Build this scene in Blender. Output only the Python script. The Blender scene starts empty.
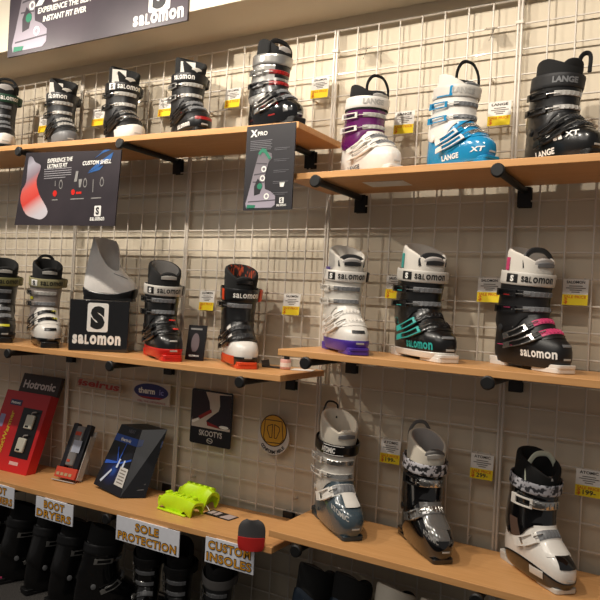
import bpy, bmesh, math, random
from mathutils import Vector, Matrix
random.seed(7)
sc = bpy.context.scene
COL = sc.collection
PI = math.pi

# ------------------------------------------------------------------ camera, world, lights, exposure
CF, CYAW, CPITCH, CROLL = 690.1, -0.5273, 0.0055, 0.0510
CPOS = Vector((1.1198, -2.0923, 1.1858))
fw = Vector((math.sin(CYAW) * math.cos(CPITCH), math.cos(CYAW) * math.cos(CPITCH), math.sin(CPITCH)))
r0 = Vector((math.cos(CYAW), -math.sin(CYAW), 0)); u0 = r0.cross(fw)
rt = r0 * math.cos(CROLL) + u0 * math.sin(CROLL); up = -r0 * math.sin(CROLL) + u0 * math.cos(CROLL)
cam_d = bpy.data.cameras.new('camera'); cam = bpy.data.objects.new('camera', cam_d); COL.objects.link(cam)
cam_d.sensor_width = 36; cam_d.lens = 36 * CF / 600; cam_d.clip_start = 0.05
M3 = Matrix((rt, up, -fw)).transposed()
cam.matrix_world = Matrix.Translation(CPOS) @ M3.to_4x4()
sc.camera = cam

w = bpy.data.worlds.new('world'); sc.world = w; w.use_nodes = True
w.node_tree.nodes['Background'].inputs[0].default_value = (1.0, 0.93, 0.87, 1)
w.node_tree.nodes['Background'].inputs[1].default_value = 0.17
sc.view_settings.view_transform = 'Standard'; sc.view_settings.look = 'None'
sc.view_settings.gamma = 1; sc.view_settings.use_curve_mapping = False
sc.view_settings.exposure = 0.0

def spot(x, y, z, tx, ty, tz, energy, size=85, radius=.022, col=(1, .91, .79)):
    l = bpy.data.lights.new('track_or_fill_spot', 'SPOT'); o = bpy.data.objects.new('track_or_fill_spot', l); COL.objects.link(o)
    l.energy = energy; l.color = col; l.spot_size = math.radians(size); l.spot_blend = .8; l.shadow_soft_size = radius
    o.location = (x, y, z)
    o.rotation_euler = (Vector((tx, ty, tz)) - Vector((x, y, z))).to_track_quat('-Z', 'Y').to_euler()
for x, e in ((-1.90, 36), (-1.20, 42), (-.50, 43), (.20, 37), (.90, 24)):
    spot(x, -1.0, 2.37, x + .32, 0, 1.45, e, 112)
for x in (-1.3, -.2):  # extra fill spots, added only to brighten the soffit face and its sign
    spot(x, -1.35, 2.80, x - .1, -.23, 2.52, 34, 62, .05)
al = bpy.data.lights.new('store_ceiling_light', 'AREA'); ao = bpy.data.objects.new('store_ceiling_light', al); COL.objects.link(ao)
al.shape = 'RECTANGLE'; al.size = 2.6; al.size_y = 1.0; al.energy = 16; al.color = (1, .93, .85)
ao.location = (-.2, -2.9, 2.75); ao.rotation_euler = (math.radians(38), 0, 0)

# ------------------------------------------------------------------ helpers
def s2l(c):
    return c / 12.92 if c <= .04045 else ((c + .055) / 1.055) ** 2.4
def hexc(h):
    h = h.lstrip('#'); return tuple(s2l(int(h[i:i + 2], 16) / 255) for i in (0, 2, 4)) + (1,)
_M = {}
def mat(h, rough=.4, metal=0.0, coat=0.0, alpha=1.0, trans=0.0, bump=0.0):
    key = (h, rough, metal, coat, alpha, trans, bump)
    if key in _M: return _M[key]
    m = bpy.data.materials.new('mat_' + h.strip('#')); m.use_nodes = True; nt = m.node_tree
    b = nt.nodes['Principled BSDF']; c = hexc(h)
    b.inputs['Roughness'].default_value = rough; b.inputs['Metallic'].default_value = metal
    b.inputs['Coat Weight'].default_value = coat; b.inputs['Alpha'].default_value = alpha
    b.inputs['Transmission Weight'].default_value = trans
    n = nt.nodes.new('ShaderNodeTexNoise'); n.inputs['Scale'].default_value = 60 if bump == 0 else 500
    n.inputs['Detail'].default_value = 3
    tc = nt.nodes.new('ShaderNodeTexCoord'); nt.links.new(tc.outputs['Object'], n.inputs['Vector'])
    mx = nt.nodes.new('ShaderNodeMix'); mx.data_type = 'RGBA'
    mx.inputs[6].default_value = tuple(v * .93 for v in c[:3]) + (1,); mx.inputs[7].default_value = tuple(min(1, v * 1.05) for v in c[:3]) + (1,)
    nt.links.new(n.outputs['Fac'], mx.inputs[0]); nt.links.new(mx.outputs[2], b.inputs['Base Color'])
    if bump:
        bp = nt.nodes.new('ShaderNodeBump'); bp.inputs['Strength'].default_value = bump; bp.inputs['Distance'].default_value = .001
        nt.links.new(n.outputs['Fac'], bp.inputs['Height']); nt.links.new(bp.outputs['Normal'], b.inputs['Normal'])
    _M[key] = m; return m
def ramp_mat(name, stops, kind='LINEAR', vec='Generated', rot=(0, 0, 0), scale=(1, 1, 1), loc=(0, 0, 0), rough=.4):
    m = bpy.data.materials.new(name); m.use_nodes = True; nt = m.node_tree; b = nt.nodes['Principled BSDF']
    b.inputs['Roughness'].default_value = rough
    tc = nt.nodes.new('ShaderNodeTexCoord'); mp = nt.nodes.new('ShaderNodeMapping')
    mp.inputs['Rotation'].default_value = rot; mp.inputs['Scale'].default_value = scale; mp.inputs['Location'].default_value = loc
    g = nt.nodes.new('ShaderNodeTexGradient'); g.gradient_type = kind
    r = nt.nodes.new('ShaderNodeValToRGB')
    nt.links.new(tc.outputs[vec], mp.inputs['Vector']); nt.links.new(mp.outputs['Vector'], g.inputs['Vector'])
    nt.links.new(g.outputs['Fac'], r.inputs['Fac']); nt.links.new(r.outputs['Color'], b.inputs['Base Color'])
    el = r.color_ramp.elements
    while len(el) < len(stops): el.new(.5)
    for e, (p, h) in zip(el, stops): e.position = p; e.color = hexc(h)
    return m
def noise_mat(name, h1, h2, scale, rough=.5, vscale=(1, 1, 1), bump=.1, lo=.35, hi=.65, detail=4):
    m = bpy.data.materials.new(name); m.use_nodes = True; nt = m.node_tree; b = nt.nodes['Principled BSDF']
    b.inputs['Roughness'].default_value = rough
    tc = nt.nodes.new('ShaderNodeTexCoord'); mp = nt.nodes.new('ShaderNodeMapping'); mp.inputs['Scale'].default_value = vscale
    n = nt.nodes.new('ShaderNodeTexNoise'); n.inputs['Scale'].default_value = scale; n.inputs['Detail'].default_value = detail
    r = nt.nodes.new('ShaderNodeValToRGB'); e = r.color_ramp.elements
    e[0].position = lo; e[0].color = hexc(h1); e[1].position = hi; e[1].color = hexc(h2)
    nt.links.new(tc.outputs['Object'], mp.inputs['Vector']); nt.links.new(mp.outputs['Vector'], n.inputs['Vector'])
    nt.links.new(n.outputs['Fac'], r.inputs['Fac']); nt.links.new(r.outputs['Color'], b.inputs['Base Color'])
    bp = nt.nodes.new('ShaderNodeBump'); bp.inputs['Strength'].default_value = bump; bp.inputs['Distance'].default_value = .002
    nt.links.new(n.outputs['Fac'], bp.inputs['Height']); nt.links.new(bp.outputs['Normal'], b.inputs['Normal'])
    return m

class MB:
    def __init__(s): s.v = []; s.f = []
    def add(s, vs, fs):
        o = len(s.v); s.v += [tuple(p) for p in vs]; s.f += [tuple(i + o for i in f) for f in fs]; return s
    def box(s, x0, x1, y0, y1, z0, z1):
        v = [(x, y, z) for z in (z0, z1) for y in (y0, y1) for x in (x0, x1)]
        return s.add(v, [(0, 2, 3, 1), (4, 5, 7, 6), (0, 1, 5, 4), (2, 6, 7, 3), (0, 4, 6, 2), (1, 3, 7, 5)])
    def tube(s, pts, r, n=8, cap=True, flat=1.0):
        pts = [Vector(p) for p in pts]; rings = []
        ref = None
        for i, p in enumerate(pts):
            d = (pts[min(i + 1, len(pts) - 1)] - pts[max(i - 1, 0)]).normalized()
            if ref is None:
                a = Vector((0, 0, 1)) if abs(d.z) < .9 else Vector((1, 0, 0)); ref = (a - d * a.dot(d)).normalized()
            else: ref = (ref - d * ref.dot(d)).normalized()
            b = d.cross(ref); rr = r[i] if isinstance(r, (list, tuple)) else r
            rings.append([p + ref * math.cos(2 * PI * k / n) * rr * flat + b * math.sin(2 * PI * k / n) * rr for k in range(n)])
        return s.loft(rings, True, cap, cap)
    def loft(s, rings, closed=True, cap0=False, cap1=False):
        n = len(rings[0]); vs = [p for r in rings for p in r]; fs = []
        for i in range(len(rings) - 1):
            for k in range(n if closed else n - 1):
                a = i * n + k; b = i * n + (k + 1) % n
                fs.append((a, b, b + n, a + n))
        if cap0: fs.append(tuple(range(n))[::-1])
        if cap1: fs.append(tuple(range((len(rings) - 1) * n, len(rings) * n)))
        return s.add(vs, fs)
    def prism(s, poly, y0, y1):      # polygon in x,z extruded along y
        n = len(poly)
        v = [(x, y0, z) for x, z in poly] + [(x, y1, z) for x, z in poly]
        return s.add(v, [tuple(range(n)), tuple(range(2 * n - 1, n - 1, -1))] + [(i, i + n, (i + 1) % n + n, (i + 1) % n) for i in range(n)])
    def prismz(s, poly, z0, z1):
        n = len(poly)
        v = [(x, y, z0) for x, y in poly] + [(x, y, z1) for x, y in poly]
        return s.add(v, [tuple(range(n))[::-1], tuple(range(n, 2 * n))] + [(i, (i + 1) % n, (i + 1) % n + n, i + n) for i in range(n)])
    def xf(s, m):
        s.v = [tuple(m @ Vector(p)) for p in s.v]; return s

def obj(name, mb, m, parent=None, smooth=True, bevel=0.0):
    me = bpy.data.meshes.new(name); me.from_pydata(mb.v, [], mb.f); me.validate()
    bm = bmesh.new(); bm.from_mesh(me); bmesh.ops.recalc_face_normals(bm, faces=bm.faces)
    bm.to_mesh(me); bm.free()
    if smooth:
        me.shade_smooth(); me.set_sharp_from_angle(angle=math.radians(38))
    o = bpy.data.objects.new(name, me); COL.objects.link(o); me.materials.append(m)
    if parent is not None: o.parent = parent
    if bevel:
        b = o.modifiers.new('bevel', 'BEVEL'); b.width = bevel; b.segments = 2; b.limit_method = 'ANGLE'
    return o
def tag(o, label, cat, group=None):
    o['label'] = label; o['category'] = cat
    if group: o['group'] = group
    return o
def thing(name, label, cat, loc=(0, 0, 0), rotz=0.0, group=None):
    o = bpy.data.objects.new(name, None); COL.objects.link(o); o.location = loc; o.rotation_euler = (0, 0, rotz)
    o.empty_display_size = .05
    return tag(o, label, cat, group)
def struct(o): o['kind'] = 'structure'; return o

_T = {}
def text_mesh(body, bold=0.0, spacing=1.0):
    """vertices (u,v) with height ~1 for capitals, faces"""
    k = (body, bold, spacing)
    if k in _T: return _T[k]
    if body == 'salomon':
        vs, fs, x = [], [], 0.0
        for ch in 'saLomon':
            v, f = text_mesh(ch, bold, spacing); u0_, u1_ = min(p[0] for p in v), max(p[0] for p in v)
            h0, h1 = min(p[1] for p in v), max(p[1] for p in v); kx = 1.0 if ch == 'L' else 1.45
            o_ = len(vs); vs += [(x + (p[0] - u0_) * kx, (p[1] - h0) / (h1 - h0)) for p in v]; fs += [tuple(i + o_ for i in q_) for q_ in f]
            x += (u1_ - u0_) * kx + .16
        _T[k] = (vs, fs); return vs, fs
    c = bpy.data.curves.new('t', 'FONT'); c.body = body; c.size = 1.0; c.offset = bold; c.space_character = spacing
    c.align_x = 'CENTER'; c.resolution_u = 3; c.space_line = .85
    o = bpy.data.objects.new('t', c); COL.objects.link(o)
    dg = bpy.context.evaluated_depsgraph_get()
    me = bpy.data.meshes.new_from_object(o.evaluated_get(dg))
    v = [(p.co.x / .7, p.co.y / .7) for p in me.vertices]; f = [tuple(p.vertices) for p in me.polygons]
    bpy.data.objects.remove(o); bpy.data.curves.remove(c); bpy.data.meshes.remove(me)
    _T[k] = (v, f); return v, f
def flat_text(body, h, width=None, bold=.0, italic=0.0, spacing=1.0):
    """list of (u,v) centred on u, baseline at v=0; scaled to cap height h and optional total width"""
    v, f = text_mesh(body, bold, spacing)
    us = [p[0] for p in v]; w0 = max(us) - min(us); c = (max(us) + min(us)) / 2
    kx = h if width is None else width / w0
    return [((u - c) * kx + italic * t * h, t * h) for u, t in v], f

class Sign:
    """local frame for flat print: u to the right, v up, print lies on the face towards -y"""
    def __init__(s, root, y): s.r = root; s.y = y; s.k = 0
    def poly(s, name, pts, m, lift=.0004):
        mb = MB(); mb.prism(pts, s.y - lift - .0004, s.y - lift + .0002); return obj(name, mb, m, s.r, False)
    def multi(s, name, polys, m, lift=.0004):
        step = {'caption_print': 1, 'green_print': 1, 'icon_red': 1, 'icon_white': 1, 'buckle_print': 12, 'icon_drops': 10}.get(name, 0)
        if step and len(polys) > step:
            return [s.multi(name, polys[i:i + step], m, lift) for i in range(0, len(polys), step)]
        mb = MB()
        for p in polys: mb.prism(p, s.y - lift - .0004, s.y - lift + .0002)
        return obj(name, mb, m, s.r, False)
    def text(s, body, u, v, h, m, width=None, bold=.0, rot=0.0, italic=0.0, lift=.0008, name='lettering', spacing=1.0):
        t, f = flat_text(body, h, width, bold, italic, spacing); c, sn = math.cos(rot), math.sin(rot); mb = MB()
        mb.add([(u + a * c - b * sn, s.y - lift - .0003, v + a * sn + b * c) for a, b in t], f); return obj(name, mb, m, s.r, False)
def ell(cx, cy, rx, ry, n=24, a0=0, a1=2 * PI):
    return [(cx + rx * math.cos(a0 + (a1 - a0) * i / n), cy + ry * math.sin(a0 + (a1 - a0) * i / n)) for i in range(n)]
def rrect(x0, x1, z0, z1, r, n=4):
    out = []
    for cx, cz, a in ((x1 - r, z1 - r, 0), (x0 + r, z1 - r, PI / 2), (x0 + r, z0 + r, PI), (x1 - r, z0 + r, 1.5 * PI)):
        out += [(cx + r * math.cos(a + PI / 2 * i / n), cz + r * math.sin(a + PI / 2 * i / n)) for i in range(n + 1)]
    return out
def rect(x0, x1, z0, z1): return [(x0, z0), (x1, z0), (x1, z1), (x0, z1)]
def catmull(pts, n=6):
    P = [Vector(p) for p in pts]; P = [P[0] * 2 - P[1]] + P + [P[-1] * 2 - P[-2]]; out = []
    for i in range(1, len(P) - 2):
        for k in range(n):
            t = k / n; a, b, c, d = P[i - 1], P[i], P[i + 1], P[i + 2]
            out.append(.5 * ((2 * b) + (c - a) * t + (2 * a - 5 * b + 4 * c - d) * t * t + (3 * b - a - 3 * c + d) * t ** 3))
    out.append(P[-2]); return out

# ------------------------------------------------------------------ setting
WALLM = noise_mat('wall_paint', '#cfc3ad', '#d9cdb8', 3, .75, bump=.02)
SOFM = noise_mat('soffit_paint', '#d6ccb8', '#ddd4c2', 2, .8, bump=.02)
FLOORM = noise_mat('carpet', '#1f1d1c', '#56524e', 260, .95, bump=.9, lo=.38, hi=.66, detail=6)
WOOD = noise_mat('beech_laminate', '#d0985e', '#dca66c', 9, .42, vscale=(1, 14, 14), bump=.03, lo=.3, hi=.7)
WIRE = mat('#d6cdc0', .35, .0, .2)
BLK = mat('#0b0b0b', .5)
struct(obj('wall_back', MB().box(-3.2, 1.9, .030, .12, 0, 2.187), WALLM, smooth=False))
struct(obj('floor', MB().box(-3.2, 1.9, -3.2, .12, -.03, 0), FLOORM, smooth=False))
struct(obj('ceiling_soffit', MB().box(-3.2, 1.9, -.23, .12, 2.187, 2.75), SOFM, smooth=False))
struct(obj('baseboard_back', MB().box(-3.2, 1.9, .019, .030, 0, .02), mat('#3a342e', .6), smooth=False))

S = .0762; HG = 2.1336; GAP = .0105
PANX = [k * (8 * S + GAP) for k in (-3, -2, -1, 0, 1)]
pl = ['the far left edge of the picture', 'the white boot liner on its black box', 'the three black boots of the upper left shelf',
      'the white and purple boot', 'the black and pink boot']
for k, px in enumerate(PANX):
    mb = MB()
    for i in range(9):
        r = .0044 if i in (0, 8) else .0028
        mb.tube([(px + i * S, 0, .02), (px + i * S, 0, HG)], r, 6)
    for j in range(29):
        z = HG - j * S if j < 28 else .02
        mb.tube([(px, .0048, z), (px + 8 * S, .0048, z)], .0028 if 0 < j < 28 else .0038, 6)
    for sx in (px + S, px + 7 * S):
        for z in (.5, 1.9): mb.tube([(sx, .004, z), (sx, .0298, z)], .004, 6)
    o = obj('grid_panel', mb, WIRE)
    tag(o, ['leftmost pale wire grid panel at the picture edge behind the red box', 'pale wire grid panel behind the white boot liner on its black box',
            'pale wire grid panel behind the round yellow sign and the black poster', 'pale wire grid panel behind the purple and white boot and the blue boot',
            'rightmost pale wire grid panel behind the all black top shelf boot'][k], 'grid panel', 'wire grid wall panels')
    if k:
        for zz, nm in ((HG - S + .004, 'upper'),):
            c = obj('panel_clip', MB().box(px - GAP - .007, px + .007, -.007, .007, zz - .006, zz + .006), mat('#d8cfbf', .4), bevel=.002)
            tag(c, 'white plastic clip joining grid panels ' + ['', 'above the tall boot liner, far left', 'beside the dark grey boot on the upper left shelf',
                'left of the purple and white boot', 'left of the all black top shelf boot'][k], 'clip', 'grid panel clips')

SH = {'tL': (1.7415, -.0165), 'tR': (1.582, .007), 'mL': (.9645, .0), 'mR': (1.045, -.007), 'bL': (.4385, .0145), 'bR': (.491, -.012)}
def shz(s, x): return SH[s][0] + SH[s][1] * x
DEP = .295
def shelf(code, x0, x1, label):
    z0, z1 = shz(code, x0), shz(code, x1); mb = MB()
    v = []
    for x, z in ((x0, z0), (x1, z1)):
        v += [(x, -DEP, z - .02), (x, -DEP, z), (x, -.010, z), (x, -.010, z - .02)]
    mb.add(v, [(0, 1, 2, 3), (7, 6, 5, 4), (0, 4, 5, 1), (1, 5, 6, 2), (2, 6, 7, 3), (3, 7, 4, 0)])
    o = obj('display_shelf', mb, WOOD, smooth=False, bevel=.0015)
    return tag(o, label, 'shelf', 'beech display shelves')
shelf('tL', -1.86, .037, 'beech shelf along the upper left holding a row of dark boots')
shelf('tR', .008, 1.24, 'beech shelf at upper right holding the purple, blue and black boots')
shelf('mL', -1.86, .018, 'beech shelf at middle left under the black display box')
shelf('mR', .004, 1.24, 'beech shelf at middle right under the white strapped boots')
shelf('bL', -1.86, .018, 'long beech shelf at lower left with red box and neon straps')
shelf('bR', .004, 1.24, 'beech shelf at lower right holding three large boots')

def bracket(code, x, label, dy=0.0):
    z = shz(code, x) - (.0325 if not dy else .040)
    t = thing('shelf_bracket', label, 'bracket', (x, 0, z), 0, 'black shelf brackets')
    obj('bracket_arm', MB().tube([(0, -.312 + dy, 0), (0, -.012, 0)], .0105, 12), BLK, t)
    mb = MB(); mb.tube([(0, y_ + dy, 0) for y_ in (-.323, -.320, -.311, -.308)], [.015, .0185, .0185, .015], 20)
    obj('end_disc', mb, BLK, t)
    tp = .062 if code == 'bL' else .010
    obj('wall_plate', MB().box(-.020, .020, -.0095, -.0045, -.05, tp).box(-.020, .020, .009, .013, -.05, tp), BLK, t, bevel=.002)
for code, x, l in (
    ('tL', -1.231, 'black shelf bracket at left edge of the hanging shell fitting sign'), ('tL', -.685, 'black shelf bracket at right edge of the hanging shell fitting sign'),
    ('tL', -.085, 'black shelf bracket under the silver cuffed boot, behind the narrow poster'), ('tR', .118, 'black shelf bracket under the purple and white boot'),
    ('tR', .653, 'black shelf bracket between the blue and all black boots'), 
    ('mL', -1.231, 'black shelf bracket under the white and yellow boot'), ('mL', -.677, 'black shelf bracket below the black display box'),
    ('mL', -.116, 'black shelf bracket under the black, white and red boot'), ('mR', .115, 'black shelf bracket left of the white and purple boot'),
    ('mR', .654, 'black shelf bracket under the black and pink boot'), 
    ('bL', -1.231, 'black shelf bracket behind the cut section sign below the red box'), ('bL', -.655, 'black shelf bracket beside the sole protection sign'),
    ('bL', -.100, 'black shelf bracket behind the custom insoles sign'), ('bR', .115, 'black shelf bracket under the slate blue boot'),
    ('bR', .653, 'black shelf bracket below the white and black boot at lower right')):
    bracket(code, x, l, .0265 if code == 'bL' and x != -.655 else 0.0)

# ------------------------------------------------------------------ ski boots
RING = [  # z, front, back, half width, taper, exponent
    (.000, .128, -.128, .040, .14, 2.5), (.012, .138, -.135, .043, .14, 2.6), (.030, .148, -.141, .047, .13, 2.6), (.050, .149, -.143, .0495, .12, 2.6), (.066, .146, -.142, .0505, .10, 2.5),
    (.080, .134, -.141, .0500, .08, 2.4), (.095, .110, -.139, .0490, .05, 2.35), (.110, .086, -.136, .0485, .02, 2.3),
    (.125, .067, -.133, .0485, .0, 2.3), (.140, .053, -.130, .0485, .0, 2.3), (.160, .046, -.125, .049, .0, 2.3),
    (.185, .044, -.117, .0505, 0, 2.3), (.215, .046, -.108, .053, 0, 2.3), (.245, .050, -.100, .0555, 0, 2.3),
    (.275, .055, -.094, .057, 0, 2.3), (.310, .062, -.088, .058, 0, 2.3), (.360, .072, -.080, .059, 0, 2.3)]
def ringp(z):
    z = max(0, min(.3599, z))
    for i in range(len(RING) - 1):
        if RING[i][0] <= z <= RING[i + 1][0]: break
    a, b = RING[i], RING[i + 1]; h = b[0] - a[0]; t = (z - a[0]) / h
    pa = RING[i - 1] if i else None; pb = RING[i + 2] if i + 2 < len(RING) else None
    out = []
    for k in range(1, 6):
        da = (b[k] - pa[k]) / (b[0] - pa[0]) if pa else (b[k] - a[k]) / h
        db = (pb[k] - a[k]) / (pb[0] - a[0]) if pb else (b[k] - a[k]) / h
        t2, t3 = t * t, t * t * t
        out.append((2 * t3 - 3 * t2 + 1) * a[k] + (t3 - 2 * t2 + t) * h * da + (3 * t2 - 2 * t3) * b[k] + (t3 - t2) * h * db)
    return out
def sgp(x, p): return math.copysign(abs(x) ** p, x)
def sst(a, b, x):
    t = max(0, min(1, (x - a) / (b - a))); return t * t * (3 - 2 * t)
def SP(z, t):
    ff, fb, hw, tap, n = ringp(z); c, s = math.cos(t), math.sin(t)
    cc, ss = sgp(c, 2 / n), sgp(s, 2 / n)
    f = (ff + fb) / 2 + (ff - fb) / 2 * cc; x = hw * ss * (1 + tap * cc)
    zz = z - sst(.13, .27, z) * .10 * (f - (ff + fb) / 2)
    return Vector((-x, -f, zz))
def SN(z, t):
    e = .004; e2 = .03
    d1 = SP(z, t + e2) - SP(z, t - e2); d2 = SP(z + e, t) - SP(max(0, z - e), t)
    n = d2.cross(d1)
    if n.length < 1e-9: return Vector((0, 0, 1))
    n.normalize(); p = SP(z, t); ff, fb = ringp(z)[:2]
    out = p - Vector((0, -(ff + fb) / 2, p.z))
    return n if n.dot(out) > 0 else -n
def SO(z, t, off): return SP(z, t) + SN(z, t) * off
def fn(x): return x if callable(x) else (lambda *a: x)
D2R = PI / 180
def patch(t0, t1, zlo, zhi, off, th, nt=None, nz=5, mb=None):
    """solid curved plate over the boot surface, angles in degrees (0 = toe, + = outer side)"""
    mb = mb or MB(); closed = abs(t1 - t0) >= 359.9
    nt = nt or max(3, int(abs(t1 - t0) / 9)); zlo, zhi, off = fn(zlo), fn(zhi), fn(off)
    ts = [(t0 + (t1 - t0) * i / nt) * D2R for i in range(nt + (0 if closed else 1))]
    us = [0, .08] + [(i + 1) / nz for i in range(nz - 1)] + [.92, 1]; us = sorted(set(us))
    rows = []
    def P(u, t, o):
        td = t / D2R; a, b = zlo(td), zhi(td); return SO(a + (b - a) * u, t, o)
    for u in us:
        k = .35 if u in (0, 1) else 1.0
        rows.append([P(u, t, off(t / D2R) + th * k) for t in ts])
    inner = [[P(u, t, off(t / D2R)) for t in ts] for u in us]
    if closed:
        mb.loft(inner[:1] + rows + inner[::-1][:1] + [inner[len(inner) // 2]] + inner[:1], True)
    else:
        n = len(ts); m = len(us); vs = [p for r in rows for p in r] + [p for r in inner for p in r]; fs = []
        o2 = n * m
        for i in range(m - 1):
            for k in range(n - 1):
                a = i * n + k; fs.append((a, a + 1, a + 1 + n, a + n)); fs.append((a + o2, a + n + o2, a + 1 + n + o2, a + 1 + o2))
        for k in range(n - 1):
            fs.append((k, k + o2, k + 1 + o2, k + 1)); b = (m - 1) * n + k; fs.append((b, b + 1, b + 1 + o2, b + o2))
        for i in range(m - 1):
            a = i * n; fs.append((a, a + n, a + n + o2, a + o2)); a = i * n + n - 1; fs.append((a, a + o2, a + n + o2, a + n))
        mb.add(vs, fs)
    return mb
def wrap_text(body, tc, z, h, off, width=None, bold=.03, slope=0.0, italic=0.0, spacing=1.0):
    t, f = flat_text(body, h, width, bold, italic, spacing)
    N = 240; tab = [0.0]; base = tc * D2R - 2.2; prev = SO(z, base, off)
    for i in range(1, N + 1):
        p = SO(z, base + 4.4 * i / N, off); tab.append(tab[-1] + (p - prev).length); prev = p
    mid = tab[N // 2]; vs = []
    for u, v in t:
        a = mid - u; lo, hi = 0, N
        while hi - lo > 1:
            m = (lo + hi) // 2
            if tab[m] <= a: lo = m
            else: hi = m
        k = (a - tab[lo]) / max(1e-9, tab[hi] - tab[lo]); ang = base + 4.4 * (lo + k) / N
        vs.append(SO(z + v + slope * u, ang, off))
    mb = MB(); mb.add(vs, f); return mb

def lug_poly(f0, f1, hw0, hw1, r=.012):
    """footprint between f0 (back) and f1 (front), in x,y with forward = -y"""
    fr = []
    for i in range(7):
        a = PI / 2 * i / 6; fr.append((hw1 - r + r * math.cos(a), f1 - r + r * math.sin(a)))
    bk = []
    for i in range(7):
        a = PI / 2 * i / 6; bk.append((-(hw0 - r) - r * math.cos(a), f0 + r - r * math.sin(a)))
    P = fr + [(-x, y) for x, y in fr[::-1]] + bk + [(-x, y) for x, y in bk[::-1]]
    return [(x, -y) for x, y in P]

def buckle(root, kind, strap, ladder, lever, side0=-30, side1=None, fancy=None):
    """kind: 'toe','instep','ankle','shin' """
    low = kind in ('toe', 'instep')
    side1 = side1 or (92 if low else 108); lend = 40 if low else 52
    zf, drop, wd = {'toe': (.103, .036, .015), 'instep': (.130, .038, .016), 'ankle': (.163, .0, .019), 'shin': (.208, .0, .019)}[kind]
    if fancy: wd *= fancy
    def zc(td): return zf - drop * (1 - math.cos(td * D2R))
    base_off = .0045 if kind in ('ankle', 'shin') else .003
    b = obj('buckle', patch(side0, side1, lambda t: zc(t) - wd / 2, lambda t: zc(t) + wd / 2, base_off, .0025, nz=3), strap, root)
    lm = patch(side0 + 6, lend, lambda t: zc(t) - wd * .42, lambda t: zc(t) + wd * .42, base_off + .0025, .0018, nz=2)
    n = 6
    for i in range(n):
        a = side0 + 9 + i * (lend - side0 - 14) / n
        patch(a, a + 3.2, lambda t: zc(t) - wd * .34, lambda t: zc(t) + wd * .34, base_off + .0043, .0022, nt=2, nz=2, mb=lm)
    obj('buckle_ladder', lm, ladder, b)
    tip = side1 + 10; st = tip - (46 if kind in ('toe', 'instep') else 50)
    lv = MB()
    for sgn in (-1, 1):      # open frame lever: two rails and two bridges
        patch(st, tip, lambda t: zc(t) + (sgn * wd * .42) - wd * .09, lambda t: zc(t) + (sgn * wd * .42) + wd * .09, lambda t: base_off + .004 + max(0, (t - 55)) * .00012, .003, nz=2, mb=lv)
    for a, bb in ((st, st + 6), (tip - 9, tip)):
        patch(a, bb, lambda t: zc(t) - wd * .42, lambda t: zc(t) + wd * .42, lambda t: base_off + .004 + max(0, (t - 55)) * .00012, .003, nt=2, nz=2, mb=lv)
    obj('buckle_lever', lv, lever, b)
    bl = MB(); bl.tube([SO(zc(a_), a_ * D2R, base_off + .0085) for a_ in range(lend - 14, max(int(st) + 5, lend - 1), 6)], .0016, 6)
    obj('buckle_bail', bl, mat('#b9b7b2', .25, .9), b)
    hb = MB(); c = SO(zc(tip - 4), (tip - 4) * D2R, base_off + .005)
    hb.tube([c + Vector((0, 0, -wd * .45)), c + Vector((0, 0, wd * .45))], .0045, 8)
    obj('buckle_hinge', hb, lever, b)
    return b

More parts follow.
